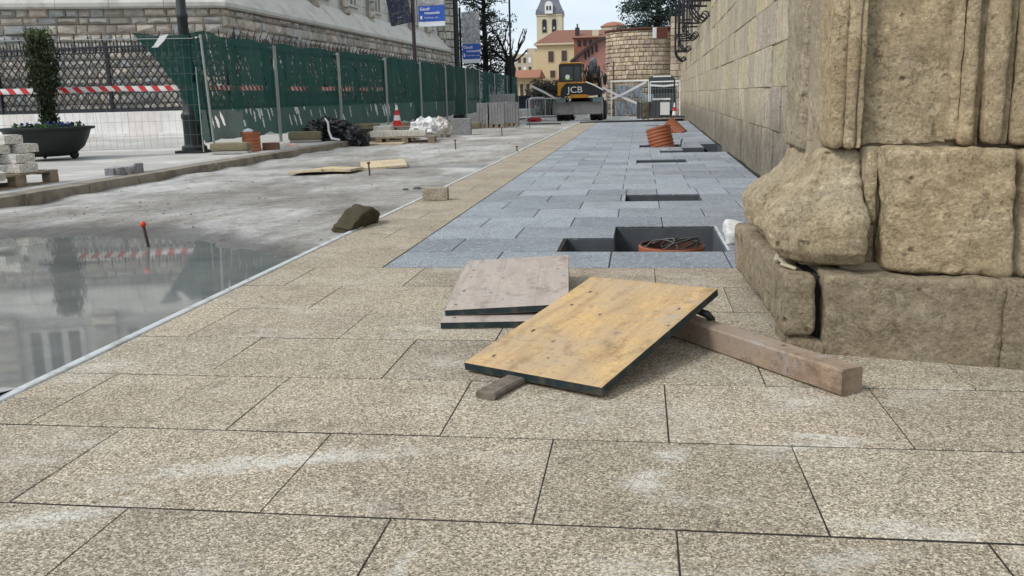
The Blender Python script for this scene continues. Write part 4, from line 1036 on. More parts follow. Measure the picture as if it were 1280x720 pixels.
# black sheeting
M['sheet'] = plain('black_sheeting', (.010, .011, .014), .28, var=.4, spec=.55)
crumple('plastic_sheeting', (-6.42, 18.4, .1), .56, .42, .34, M['sheet'], 'large crumpled black plastic sheeting heaped on the kerb', 'plastic sheeting', 4, .5, 1.5, 3, flat=.45, sharp=40, fine=.8)
crumple('plastic_sheeting', (-5.72, 18.1, -.02), .24, .24, .26, M['sheet'], 'smaller black plastic bundle hanging over the kerb end', 'plastic sheeting', 6, .5, 1.5, 3, flat=.6, sharp=40, fine=.8)
mb = MB(); pts = [(-6.36, 18.05, .56), (-6.28, 17.98, .48), (-6.26, 17.95, .3), (-6.2, 17.92, .16), (-6.02, 17.9, .13)]
mb.tube(pts, [.018, .022, .022, .03, .02], 5); tag(mb.build('white_strap', M['rag']), 'white strip draped over the black plastic sheeting', 'strap')
# pallets with timber
pallet(-5.75, 20.6, -.02, R(8), 'empty grey pallet behind the plywood scrap, left of the loaded pallet', 1.25, 1.0)
pallet(-5.0, 19.3, -.02, R(10), 'loaded grey pallet carrying a stone slab beside the white sack', 1.25, .9)
pallet(-6.1, 22.3, .1, R(12), 'pallet on the pavement behind, under the striped cone', 1.9, 1.0)
mb = MB(); v, f = rounded(-.6, .6, -.16, .16, 0, .13, .012, .005, .06, seed=3); mb.add(v, f); o = mb.build('stone_slab', M['palegranite'], smooth=40, loc=(-5.12, 19.12, .127)); o.rotation_euler = (0, 0, R(6)); tag(o, 'long pale kerb stone lying on the loaded pallet', 'kerb stone')
mb = MB(); v, f = rounded(-.2, .2, -.15, .15, 0, .2, .012, .005, .06, seed=5); mb.add(v, f); o = mb.build('stone_block', M['palegranite'], smooth=40, loc=(-5.78, 20.3, .125)); tag(o, 'pale stone block on the empty grey pallet', 'stone block')
M['sack'] = plain('white_sack', (.66, .66, .66), .75, var=.12, scale=8); M['sack2'] = plain('dirty_sack', (.50, .46, .42), .8, var=.4, scale=10)
crumple('rubble_sack', (-4.78, 20.2, .05), .36, .32, .30, M['sack'], 'large white woven sack on the pallet end', 'sack', 21, .45, 1.4, 3, flat=.5, sharp=50, fine=.7)
crumple('rubble_sack', (-4.72, 21.5, -.02), .27, .27, .30, M['sack2'], 'smaller dirty white sack beside the grey block', 'sack', 25, .45, 1.4, 3, flat=.6, sharp=50, fine=.7)
mb = MB(); v, f = rounded(-.25, .25, -.2, .2, 0, .42, .012, .004, .06, seed=8); mb.add(v, f); o = mb.build('grey_block', M['greyblock'], smooth=40, loc=(-4.45, 22.7, -.02)); o.rotation_euler = (0, 0, R(6)); tag(o, 'single upright grey granite block right of the sacks', 'granite block')
# stacks of slabs
def slab_stack(x, y, z, rz, w, d, h, n, label):
    t = thing('slab_stack', label, 'slab stack', (x, y, z), rz, 'stacks of grey paving slabs by the green fence')
    mb = MB()
    for k in range(n): 
        a = -w / 2 + w * k / n; dz = random.uniform(-.03, .0); dy = random.uniform(-.01, .01); mb.box(a + .004, a + w / n - .004, -d / 2 + dy, d / 2 + dy, .10, h + dz, bev=.004)
    mb.build('slabs', M['greyblock'], t)
    mb = MB()
    for a in (-w / 2, -.05, w / 2 - .1): mb.box(a, a + .1, -d / 2, d / 2, 0, .098)
    mb.build('bearers', M['pallet'], t)
slab_stack(-4.86, 28.5, fall(28.5), R(4), .34, .8, .78, 4, 'left nearest stack of upright grey paving slabs')
slab_stack(-4.42, 28.5, fall(28.5), R(4), .46, .8, .78, 5, 'middle stack of upright grey paving slabs')
slab_stack(-4.20, 30.3, fall(30), R(4), .42, .8, .80, 5, 'right rear stack of upright grey paving slabs')
slab_stack(-5.0, 33.6, fall(33), R(2), .85, .8, 1.12, 8, 'tallest slab stack, farthest back against the green fence')
foot_block(-5.15, 27.4, R(4), 'low grey slab lying in front of the slab stacks', .75, .5, .2, -.02, low=False)
# striped marker on the fence foot
def cone(x, y, z, h, label):
    t = thing('traffic_cone', label, 'traffic cone', (x, y, z), 0, 'striped traffic cones')
    mb = MB(); mb.box(-.16, .16, -.16, .16, 0, .03, bev=.005); mb.build('base', M['tape_red'], t)
    for k in range(4):
        r0 = .12 - .10 * k / 4; r1 = .12 - .10 * (k + 1) / 4; mb = MB(); mb.lathe([(r0, .03 + (h - .03) * k / 4), (r1, .03 + (h - .03) * (k + 1) / 4)], 16); mb.build('band', M['tape_red'] if k % 2 == 0 else M['tape_white'], t, smooth=50)
cone(-6.18, 23.0, .22, .55, 'red and white striped cone standing on the pallet by the fence')
# loose boards and stakes on the roadway
def board(name, x, y, z, w, d, h, rz, mat, label, cat, tilt=(0, 0), grp=None):
    mb = MB(); mb.box(-w / 2, w / 2, -d / 2, d / 2, 0, h, bev=.002); o = mb.build(name, mat, loc=(x, y, z)); o.rotation_euler = (tilt[0], tilt[1], rz); return tag(o, label, cat, grp)
p = gp(402, 214, 0)
board('plywood_sheet', -4.22, 11.30, .01, .42, .6, .03, R(6), M['cream_panel'], 'left pale plywood sheet lying on the roadway, tilted', 'plywood sheet', (R(-3), R(-3)))
board('plywood_sheet', -3.88, 11.45, .015, .46, .66, .035, R(2), M['cream_panel'], 'right pale plywood sheet beside its twin on the roadway', 'plywood sheet', (R(-2), R(2)))
board('plywood_sheet', -3.55, 12.35, .005, .62, .75, .03, R(18), M['cream_panel'], 'single pale plywood sheet lying farther along the roadway', 'plywood sheet', (R(3), R(-2)))
board('plywood_sheet', -5.45, 18.75, -.01, 1.1, .7, .03, R(5), M['cream_panel'], 'pale plywood sheet in front of the loaded pallet', 'plywood sheet')
M['stake'] = plain('rusty_stake', (.06, .045, .04), .8, var=.4, scale=20); M['cap'] = plain('red_cap', (.55, .05, .03), .4, var=.2, scale=20)
for i, (x, y, h, cap, lab) in enumerate([(-3.33, 5.72, .115, 1, 'survey stake with a round red cap standing in the puddle edge'), (-3.31, 10.9, .16, 0, 'rusty survey stake beside the loose plywood sheets'), (-3.31, 16.3, .17, 0, 'rusty survey stake in the roadway, in front of the pallets'),
        (-3.28, 21.8, .2, 0, 'rusty survey stake in the roadway, left of the slab stacks'), (-3.2, 26.8, .2, 0, 'farthest rusty survey stake in the roadway'), (-2.08, 15.5, .08, 0, 'short rusty pin beside the pale edging strip')]):
    t = thing('survey_stake', lab, 'survey stake', (x, y, -.06), 0, 'survey stakes in a line along the roadway'); t.rotation_euler = (R(2), R(-7 if i == 0 else -2), 0)
    mb = MB(); mb.tube([(0, 0, 0), (0, 0, h + .05)], .011, 6); mb.build('rod', M['stake'], t)
    if cap: mb = MB(); mb.lathe([(.012, h + .04), (.018, h + .046), (.021, h + .058), (.016, h + .072), (.005, h + .079)], 14); mb.build('cap', M['cap'], t, smooth=True)
    else: mb = MB(); mb.lathe([(.012, h + .03), (.022, h + .035), (.022, h + .055), (.012, h + .06)], 10); mb.build('head', plain('rust_red_%d' % i, (.22, .07, .05), .8), t)
# granite offcut and mossy stone beside the edging
mb = MB(); v, f = rounded(-.115, .115, -.055, .055, 0, .115, .007, .003, .02, seed=4); mb.add(v, f); o = mb.build('granite_offcut', M['beige'], smooth=40, loc=(-1.83, 8.02, .001)); o.rotation_euler = (0, 0, R(4)); tag(o, 'small upright cream granite offcut standing on the paving edge', 'granite block')
M['foam'] = plain('mossy_brown_stone', (.062, .052, .028), .95, var=.4, scale=14, bump=.9)
mb = MB()
poly = [(-.33, 0), (.32, 0), (.33, .07), (.10, .135), (-.12, .135), (-.31, .05)]
vs, fs = rounded(-.30, .30, -.09, .09, 0, .135, .022, .016, .016, 9, freq=13)
def wf(p):
    u = p.x; top = .15 if -.05 < u < .12 else (.15 - (u - .12) * .38 if u >= .12 else .15 + (u + .05) * .38); return Vector((p.x, p.y * (1 if u < .15 else 1 - (u - .15) * .6), p.z * top / .15))
mb.add([wf(p) for p in vs], fs); o = mb.build('brown_stone', M['foam'], smooth=24, loc=(-2.05, 6.36, .002)); o.rotation_euler = (R(6), R(-3), R(83)); o.scale = (.9, .88, .9); tag(o, 'dark mossy brown stone wedge lying on the edging strip', 'stone')
for i, (x, y, r, lab) in enumerate([(-2.38, 9.05, .035, 'left of the two dark pebbles on the roadway by the granite offcut'), (-2.28, 9.15, .045, 'right of the two dark pebbles on the roadway by the granite offcut')]):
    crumple('pebble', (x, y, -.015), r, r * .8, r * .7, M['pitwall'], lab, 'pebble', 30 + i, .4, 1.5, 1)
rr = random.Random(77); mb = MB()
for i in range(560):
    x, y = rr.uniform(-5.8, -2.1), rr.uniform(4.5, 26)
    if i > 420: x, y = rr.gauss(-4.2, .7), rr.gauss(7.6, .9)
    if i > 600: x, y = -5.72 + abs(rr.gauss(0, .08)), rr.uniform(7, 18)
    if not -5.8 < x < -2.08: continue
    h = road_h(x, y)
    if h < -.045 and y < 7: continue
    r = rr.choice((.005, .006, .007, .008, .010, .016)) * rr.uniform(.6, 1.1)
    vs = [Vector(c) * r * rr.uniform(.7, 1.2) for c in ((1, 0, 0), (0, 1, 0), (-1, 0, 0), (0, -1, 0), (0, 0, .8), (0, 0, -.6))]; a = rr.random() * 6; ma = Matrix.Rotation(a, 3, 'Z')
    k = rr.uniform(.6, 1.4); mb.add([ma @ v + Vector((x, y, h + r * .3)) for v in vs], [(0, 1, 4), (1, 2, 4), (2, 3, 4), (3, 0, 4), (1, 0, 5), (2, 1, 5), (3, 2, 5), (0, 3, 5)], 0, (k, k, k))
gb = MB()
for i in range(260):
    x, y = rr.uniform(-1.9, 1.6), rr.uniform(1.5, 4.6)
    if rr.random() < .5: y = 1.785 + RP * rr.randint(0, 5) + rr.gauss(0, .012)
    if y > 2.9 and x > .45: continue
    r = rr.choice((.0015, .002, .0025, .0035)) * rr.uniform(.7, 1.3); k = rr.uniform(.5, 2.2)
    gb.add([Vector(c) * r + Vector((x, y, .001 + r * .4)) for c in ((1.2, 0, 0), (0, 1, 0), (-1, .2, 0), (0, -1.1, 0), (.1, 0, .8), (0, 0, -.5))], [(0, 1, 4), (1, 2, 4), (2, 3, 4), (3, 0, 4), (1, 0, 5), (2, 1, 5), (3, 2, 5), (0, 3, 5)], 0, (k, k * .95, k * .85))
s_ = NT('gravel_grey'); gm = s_.done(s_.mix(1.0, (.26, .25, .23), s_.tone(), 'MULTIPLY'), .9)
tag(mb.build('gravel', gm), 'loose grey gravel scattered over the dusty roadway', 'gravel', kind='stuff')
tag(gb.build('grit', gm), 'fine stone grit scattered over the cream paving slabs', 'grit', kind='stuff')
# ------------------------------------------------------------------ foreground boards and timbers
M['yellow'] = wood('yellow_shuttering', (.52, .35, .165), (.38, .24, .105), (.35, .29, .23), gap=.135, wear=.7)
M['pinkish'] = wood('weathered_shuttering', (.43, .36, .315), (.34, .26, .215), (.38, .34, .315), gap=.17, wear=.75)
M['paint_edge'] = plain('dark_green_edge', (.012, .026, .03), .6, var=.6, scale=18, dirt=(.10, .085, .06))
M['beam'] = wood('grey_beam', (.30, .215, .15), (.225, .155, .105), (.27, .235, .20), knots=True, gap=0, wear=.6, axis=0)
M['batten'] = wood('dark_batten', (.20, .165, .13), (.12, .09, .065), (.15, .135, .12), knots=False, gap=0, wear=.6, axis=0)
def shutter(name, label, cat, dims, matrix, top, grp=None):
    a, b, h = dims; t = thing(name, label, cat, (0, 0, 0), 0, grp); t.matrix_world = matrix
    mb = MB(); mb.box(-a, 0, 0, b, -h, 0, bev=.0015); o = mb.build('board', [top, M['paint_edge']], t)
    me = o.data
    for p in me.polygons:
        if abs(p.normal.z) < .6: p.material_index = 1
    if not top is M['yellow']: return t
    return t
# big tilted yellow board (corner points solved from its four corners)
n0 = Vector((-.109, 2.592, .044)); l0 = Vector((-.579, 2.857, .035)); r0 = Vector((.283, 3.292, .198))
ex_ = (n0 - l0).normalized(); ey_ = (r0 - n0); ey_ = (ey_ - ex_ * ey_.dot(ex_)).normalized(); ez_ = ex_.cross(ey_)
MM = Matrix(((ex_.x, ey_.x, ez_.x, n0.x), (ex_.y, ey_.y, ez_.y, n0.y), (ex_.z, ey_.z, ez_.z, n0.z), (0, 0, 0, 1)))
shutter('shuttering_board', 'large yellow shuttering board tilted on the timbers, with dark edges', 'shuttering board', (.54, .818, .029), MM, M['yellow'], 'shuttering boards in the foreground')
shutter('shuttering_board', 'pale weathered shuttering board on top of its twin, left of the yellow board', 'shuttering board', (.506, .886, .027), rot(R(2.9), R(-2.5), R(4.2), (-.281, 3.556, .077)), M['pinkish'], 'shuttering boards in the foreground')
shutter('shuttering_board', 'lowest shuttering board, lying flat on the paving under the pale one', 'shuttering board', (.52, 1.16, .027), rot(R(.4), 0, R(6.5), (-.265, 3.475, .029)), M['pinkish'], 'shuttering boards in the foreground')
def beam(name, label, a, b, w, h, z, mat, notch=False):
    a, b = Vector((*a, z)), Vector((*b, z)); d = b - a; ln = d.length; t = math.atan2(d.y, d.x)
    mb = MB(); N = 24; vs = []
    for i in range(N + 1):
        x = ln * i / N; s1 = .0025 * noise.noise(Vector((x * 6, 1, z))); ch = .006
        chip = .012 * max(0, noise.noise(Vector((x * 5, 7, 0))))
        for (y, zz) in ((-w / 2 + ch, 0), (w / 2 - ch, 0), (w / 2, ch), (w / 2, h - ch), (w / 2 - ch - chip, h), (-w / 2 + ch + chip * .6, h), (-w / 2, h - ch - chip * .5), (-w / 2, ch)):
            vs.append((x, y + s1, zz + s1))
    fs = [(i * 8 + k, i * 8 + (k + 1) % 8, (i + 1) * 8 + (k + 1) % 8, (i + 1) * 8 + k) for i in range(N) for k in range(8)] + [tuple(range(8))[::-1], tuple(range(N * 8, N * 8 + 8))]
    mb.add(vs, fs); o = mb.build(name, mat, loc=a); o.rotation_euler = (0, 0, t); return tag(o, label, 'timber')
beam('timber_beam', 'thick square brown timber beam under the right end of the yellow board', (.632, 2.70), (.06, 3.50), .086, .082, .0015, M['beam'])
beam('timber_batten', 'short thin dark batten poking out from under the yellow board', (-.462, 2.585), (-.22, 3.16), .070, .022, .001, M['batten'])
mb = MB(); pts = [gp(862, 384, .10), gp(874, 389, .115), gp(884, 393, .11), gp(890, 399, .085), gp(889, 404, .06)]
mb.tube(pts, [.012, .014, .014, .013, .011], 8); tag(mb.build('black_strap', M['cable'], smooth=True), 'short black curved strap beside the yellow board and beam', 'strap')

# ------------------------------------------------------------------ pit contents, pipes, rubble
t = pipe((.20, 5.70, -.275), .205, .245, 3, 'wide orange manhole ring with loose cables inside the paving pit')
def wires(name, label, seed, c, r, n, rad, mat, cat='cable'):
    rr = random.Random(seed); mb = MB()
    for k in range(n):
        a0 = rr.uniform(0, 6.3); pts = []
        for i in range(14):
            a = a0 + i * .47; q = r * (.8 + .12 * math.sin(i * .35 + k * 2)); pts.append((c[0] + .03 * math.sin(k * 3) + q * math.cos(a), c[1] + q * .8 * math.sin(a), c[2] + .012 * k + .035 * math.sin(a + k)))
        mb.tube(pts, rad, 5)
    return tag(mb.build(name, mat, smooth=True), label, cat)
wires('cable_coil', 'dark cable loops lying in the orange manhole ring', 2, (.25, 5.70, -.045), .13, 3, .006, M['cable'])
wires('cable_loop', 'thin pale cable loop over the rim of the orange manhole ring', 9, (.13, 5.62, -.035), .12, 2, .003, M['cable_grey'])
mb = MB()
for a in (0.7, 2.4): mb.tube([(-.37 - .035 * math.cos(a), 5.40, -.06 - .035 * math.sin(a)), (-.37 + .035 * math.cos(a), 5.42, -.06 + .035 * math.sin(a))], .004, 4)
tag(mb.build('wire_cross', M['cable_grey']), 'small crossed wire sticking up at the left of the paving pit', 'wire')
mb = MB(); mb.box(.505, .52, 5.28, 6.25, -.29, .004); tag(mb.build('edging_plate', M['edge']), 'thin grey metal plate lining the right side of the pit', 'metal plate')
M['plaster'] = plain('white_rubble', (.62, .62, .60), .9, var=.2, scale=10, bump=.8)
mb = MB(); v, f = rounded(-.07, .07, -.27, .27, 0, .085, .02, .016, .012, seed=3, freq=9); mb.add(v, f); o = mb.build('plaster_lump', M['plaster'], smooth=40, loc=(.595, 5.74, -.012)); o.rotation_euler = (0, R(7), R(-3)); tag(o, 'white broken plaster lump between the pit and the sandstone pier', 'rubble')
M['splinter'] = plain('pale_splinter', (.50, .44, .33), .9, var=.3, scale=20)
rr = random.Random(3)
for i, (x, y, z, l, lab) in enumerate([(.522, 3.50, .275, .07, 'longest pale splinter lying on the plinth ledge under the pier base'), (.530, 3.40, .275, .05, 'middle pale chip lying on the plinth ledge under the pier base'), (.535, 3.32, .273, .06, 'nearest pale chip lying on the plinth ledge under the pier base')]):
    mb = MB(); v, f = rounded(-l / 2, l / 2, -.010, .010, 0, .009, .003, .002, .008, seed=i); mb.add(v, f); o = mb.build('stone_chip', M['splinter'], loc=(x, y, z)); o.rotation_euler = (0, R(-14), R(70 + 40 * i)); tag(o, lab, 'chip', 'pale chips on the plinth ledge')
pipe((.43, 16.15, -.2), .215, .53, 9, 'large ribbed orange pipe leaning out of a slot in the grey paving', (R(-8), R(-13), 0))
pipe((.97, 21.9, -.12), .20, .46, 8, 'ribbed orange pipe lying aslant beyond the leaning one on the grey paving', (R(-20), R(-48), 0))
mb = MB(); mb.tube([(.68, 15.80, -.1), (.70, 15.82, .10), (.72, 15.8, .13)], .012, 5); tag(mb.build('bent_rod', M['cable']), 'short bent dark rod at the slot beside the leaning orange pipe', 'rod')
# ------------------------------------------------------------------ wheeled excavator seen from behind
M['exc_yellow'] = plain('machine_yellow', (.50, .225, .02), .45, var=.15, scale=3, dirt=(.22, .13, .05))
M['exc_black'] = plain('machine_black', (.018, .018, .02), .4, var=.3)
M['blade'] = plain('blade_steel', (.20, .20, .195), .6, metal=.2, var=.35, scale=3, dirt=(.10, .085, .065))
M['tyre'] = plain('tyre_rubber', (.03, .029, .028), .85, var=.4, scale=8, bump=.5)
M['fender'] = plain('fender_green', (.055, .085, .08), .6, var=.3)
M['white_paint'] = plain('white_paint', (.72, .72, .70), .5, var=.05)
ec = gp(728, 149, fall(46.5)); EX, EY, EZ = ec.x, 46.5, fall(46.5)
EX = at(728, 140, 46.5).x
ex = thing('wheeled_excavator', 'yellow and black wheeled excavator with a wide grey blade, seen from behind', 'excavator', (EX, EY, EZ), R(-2)); ex.scale = (.91, .91, .91)
mb = MB(); N = 12
prof = [(-2.35 + .16 * math.cos(a), .70 + .34 * math.sin(a)) for a in np.linspace(-1.2, 1.2, N)]
prof = [(-2.40, .40), (-2.40, .46), (-2.37, .52), (-2.36, .84), (-2.38, .94), (-2.42, 1.0)]; vs = []
for x in (-1.26, 1.26):
    for (y, z) in prof: vs.append((x, y, z))
    for (y, z) in prof[::-1]: vs.append((x, y + .07, z))
n = 12; mb.add(vs, [(i, (i + 1) % n, n + (i + 1) % n, n + i) for i in range(n)] + [tuple(range(n))[::-1], tuple(range(n, 2 * n))])
for x in (-1.26, 1.26): mb.box(x - .03, x + .03, -2.44, -2.0, .38, 1.02, bev=.01)
mb.box(-1.2, 1.2, -2.45, -2.26, .36, .44, bev=.01)
mb.build('dozer_blade', M['blade'], ex, smooth=40)
mb = MB()
for x in (-.55, .55): mb.box(x - .09, x + .09, -2.3, -1.2, .55, .75, bev=.02)
mb.build('blade_arms', M['exc_black'], ex)
for y in (-1.25, 1.35):
    for x in (-1.09, -.72, .72, 1.09):
        w = thing_part = MB(); pr = [(.24, -.17), (.40, -.17), (.50, -.13), (.515, -.05), (.515, .05), (.50, .13), (.40, .17), (.24, .17)]
        Mw = rot(0, R(90), 0, (x, y, .515)); w.lathe(pr, 30, M=Mw)
        for k in range(30):
            a = 2 * math.pi * k / 30; w.box(-.13, .13, -.022, .022, .50, .535, M=Matrix.Translation((x, y, .515)) @ Matrix.Rotation(a, 4, 'X'))
        tw = w.build('wheel', M['tyre'], ex, smooth=30)
        r_ = MB(); r_.lathe([(.05, -.10), (.20, -.11), (.24, -.16), (.25, .16), (.20, .11), (.05, .10)], 20, M=Mw); r_.build('rim', M['exc_black'], tw, smooth=40)
mb = MB(); mb.box(-.62, .62, -1.6, 1.9, .62, 1.02, bev=.04); mb.box(-1.1, 1.1, -1.35, -1.15, .42, .62, bev=.03); mb.box(-1.1, 1.1, 1.25, 1.45, .42, .62, bev=.03); mb.lathe([(.62, 1.02), (.66, 1.1), (.62, 1.22)], 24)
mb.build('chassis', M['exc_black'], ex)
for x in (-1.0, 1.0):
    mb = MB(); pts = [(-.62 * math.cos(a), .62 * math.sin(a)) for a in np.linspace(.15, 2.7, 14)]
    vs = []
    for q in (x - .27, x + .27):
        for (y, z) in pts: vs.append((q, -1.25 + y, .62 + z))
        for (y, z) in pts[::-1]: vs.append((q, -1.25 + y * .93, .62 + z * .93))
    n = 28; mb.add(vs, [(i, (i + 1) % n, n + (i + 1) % n, n + i) for i in range(n)] + [tuple(range(n))[::-1], tuple(range(n, 2 * n))]); mb.build('fender', M['fender'], ex, smooth=40)
# counterweight and engine housing: black with yellow bands
def hprism(poly, y0, y1, name, mat, b=.0): 
    m = MB(); m.prism(poly, y0, y1); return m.build(name, mat, ex)
hprism([(-1.16, 1.32), (.62, 1.32), (1.20, 1.42), (1.26, 1.60), (.72, 1.86), (.30, 2.02), (-.62, 2.04), (-1.0, 1.80), (-1.16, 1.5)], -1.30, .9, 'counterweight', M['exc_black'])
hprism([(-1.20, 1.36), (-1.06, 1.36), (-1.0, 1.74), (-.74, 1.99), (.28, 1.985), (.30, 2.07), (-1.20, 2.07)], -1.335, .95, 'yellow_surround', M['exc_yellow'])
hprism([(-.62, 1.22), (.36, 1.22), (.52, 1.34), (.30, 1.40), (-.50, 1.40)], -1.34, -.9, 'yellow_skirt', M['exc_yellow'])
mb = MB(); mb.tube([(.32, -1.33, 2.05), (.78, -1.33, 1.86), (1.24, -1.33, 1.60)], .035, 6); mb.build('edge_highlight', M['white_paint'], ex)  # bright highlight along the housing's right edge, painted in as a white tube
def text(body, size, parent, name, mat, M_, ext=.006, bold=0.0, align='LEFT', sx=1.0):
    cu = bpy.data.curves.new(name, 'FONT'); cu.body = body; cu.size = size; cu.extrude = ext; cu.offset = bold; cu.align_x = align
    tmp = bpy.data.objects.new(name, cu); COL.objects.link(tmp); bpy.context.view_layer.update(); me = bpy.data.meshes.new_from_object(tmp.evaluated_get(bpy.context.evaluated_depsgraph_get()))
    bpy.data.objects.remove(tmp); me.materials.clear(); me.materials.append(mat); o = bpy.data.objects.new(name, me); COL.objects.link(o); o.parent = parent
    o.matrix_local = M_ @ Matrix.Diagonal((sx, 1, 1, 1)); return o
text('JCB', .46, ex, 'lettering', M['white_paint'], rot(R(90), 0, 0, (-.66, -1.345, 1.50)), .012, .0, sx=1.15)
# cab
mb = MB(); mb.box(-1.16, .02, -.75, .85, 2.05, 3.0, bev=.05); mb.build('cab_glass', M['glass'], ex)
mb = MB()
for x in (-1.17, -.02): 
    for y in (-.77, .80): mb = MB(); mb.box(x - .02, x + .06, y, y + .07, 2.0, 3.02, bev=.01); mb.build('cab_post', M['exc_black'], ex)
mb = MB(); mb.box(-1.19, .05, -.79, -.72, 2.92, 3.02, bev=.01); mb.build('roof_rail', M['exc_black'], ex)
mb = MB(); mb.box(-1.19, .05, -.79, -.70, 2.0, 2.16, bev=.02); mb.box(-.42, -.36, -.782, -.74, 2.15, 2.93)
mb.build('cab_frame', M['exc_black'], ex)
mb = MB(); mb.box(-1.14, .04, -.76, .88, 3.02, 3.11, bev=.035); mb.build('cab_roof', M['exc_yellow'], ex)
mb = MB(); mb.lathe([(.06, 3.11), (.06, 3.2), (.02, 3.23)], 12, M=Matrix.Translation((-.2, -.3, 0))); mb.box(-.5, -.25, -.72, -.6, 3.11, 3.17); mb.build('beacon', M['exc_black'], ex)
mb = MB(); mb.lathe([(0, 0), (.13, 0), (.13, .008), (0, .008)], 20, M=rot(R(90), 0, 0, (-.72, -.755, 2.34))); mb.build('round_sticker', M['white_paint'], ex)
mb = MB(); mb.box(-.9, -.45, -.76, -.752, 2.18, 2.24); mb.build('green_sticker', plain('green_sticker', (.05, .3, .06), .5), ex)
# folded boom with hoses, right of the cab
mb = MB(); mb.prism([(.20, 1.9), (.62, 1.9), (.62, 2.35), (.20, 2.35)], -.2, 2.6); mb.build('boom', M['exc_yellow'], ex)
mb = MB()
mb.tube([(.45, .3, 2.2), (.45, .9, 3.0), (.45, 2.2, 3.3), (.45, 3.4, 2.7)], [.17, .19, .18, .12], 8)
mb.tube([(.85, 1.8, 1.0), (.80, 2.2, 2.0), (.62, 2.4, 2.9)], [.14, .13, .11], 8); mb.build('dipper', M['exc_black'], ex, smooth=40)
mb = MB(); rr = random.Random(4)
for k in range(9):
    x = .18 + k * .085; h = 2.75 + .2 * math.sin(k * 1.7); mb.tube([(x, -.3, 2.0), (x - .05, -.35, 2.4), (x, -.3, h - .12), (x + .06, -.2, h), (x + .12, -.1, h - .14), (x + .1, 0, 2.3), (x + .02, .1, 2.0)], .032, 6)
mb.tube([(.95, -.4, 1.7), (1.05, -.45, 2.1), (1.16, -.4, 2.5), (1.06, -.2, 2.6)], .035, 6); mb.build('hoses', M['exc_black'], ex, smooth=True)
mb = MB(); mb.box(-.30, .42, -1.75, -1.70, .24, .38); mb.build('number_plate', M['white_paint'], ex)

# ------------------------------------------------------------------ barriers and stores round the excavator
def barrier(x, y, rz, label, tilt=0.0, w=1.9):
    t = thing('crowd_barrier', label, 'barrier', (x, y, fall(y) - .02), rz, 'pale tubular barriers round the excavator'); t.rotation_euler = (tilt, 0, rz)
    mb = MB(); r = .022
    mb.tube([(-w / 2, 0, 0), (-w / 2, 0, 1.1), (-w / 2 + .1, 0, 1.2), (w / 2 - .1, 0, 1.2), (w / 2, 0, 1.1), (w / 2, 0, 0)], r, 6); mb.tube([(-w / 2, 0, .25), (w / 2, 0, .25)], r, 6); mb.build('frame', M['white_paint'], t)
    mb = MB()
    for k in range(1, 12): mb.tube([(-w / 2 + w * k / 12, 0, .25), (-w / 2 + w * k / 12, 0, 1.2)], .010, 5)
    mb.build('bars', M['galv'], t)
    mb = MB()
    for a in (-w / 2 + .15, w / 2 - .15): mb.box(a - .03, a + .03, -.28, .28, 0, .03)
    mb.build('feet', M['galv'], t)
barrier(at(672, 130, 47).x, 47, R(72), 'pale tubular barrier standing edge on, left of the excavator')
barrier(at(684, 130, 48.5).x, 48.5, R(20), 'pale tubular barrier leaning back, next to the excavator blade', R(-14))
barrier(at(678, 130, 51).x, 51, R(-12), 'pale tubular barrier behind the leaning one, left of the excavator')
def ribbon(name, label, pts, w, mat, cat='tape'):
    mb = MB()
    for a, b in zip(pts[:-1], pts[1:]):
        a, b = Vector(a), Vector(b); u = Vector((0, 0, w / 2)); e = Vector((0, .004, 0)); mb.add([a - u, b - u, b + u, a + u, a - u + e, b - u + e, b + u + e, a + u + e], [(0, 1, 2, 3), (7, 6, 5, 4), (0, 4, 5, 1), (3, 2, 6, 7)])
    return tag(mb.build(name, mat), label, cat)
M['tape_pale'] = plain('pale_tape', (.66, .63, .64), .5, var=.08)
ribbon('crossed_tape', 'pale tape sagging from the barrier down to the excavator blade', [at(663, 107, 46.2), at(680, 115, 46.2), at(694, 123, 46.2)], .12, M['tape_pale'])
ribbon('crossed_tape', 'pale tape falling to the right across the wrapped stacks, one arm of the cross', [at(748, 107, 51.0), at(772, 119, 51.0), at(796, 129, 51.0)], .13, M['tape_pale'])
ribbon('crossed_tape', 'pale tape rising to the right across the wrapped stacks, other arm of the cross', [at(763, 124, 50.95), at(780, 117, 50.95), at(808, 102, 50.95)], .13, M['tape_pale'])
ribbon('crossed_tape', 'level pale tape across the grey van near the palace wall', [at(812, 106.5, 51.3), at(830, 107.5, 51.3), at(848, 105.5, 51.3)], .11, M['tape_pale'])
mb = MB()
for i in range(2): pass
for (a, b) in ((763, 812), (812, 849)): 
    pass
def far_fence(x0, x1, Y, ytop, label):
    a, b = at(x0, ytop, Y), at(x1, ytop, Y); zb = fall(Y) - .02
    t = thing('mesh_fence', label, 'fence panel', (a.x, Y, zb), 0, 'mesh fence panels beyond the excavator'); h = a.z - zb; w = b.x - a.x
    mb = MB()
    for x in (0, w): mb.tube([(x, 0, 0), (x, 0, h)], .03, 6)
    mb.tube([(0, 0, h), (w, 0, h)], .04, 6); mb.build('frame', M['white_paint'], t)
    mb = MB(); k = .12
    while k < w: mb.tube([(k, 0, .1), (k, 0, h)], .006, 3, cap=False); k += .16
    z = .2
    while z < h: mb.tube([(0, .012, z), (w, .012, z)], .006, 3, cap=False); z += .28
    mb.build('wire_mesh', M['galv'], t)
far_fence(764, 811, 52, 102, 'mesh fence panel in front of the wrapped stacks, behind the crossed tape')
far_fence(813, 850, 52.3, 102.5, 'mesh fence panel in front of the grey van, next to the palace wall')
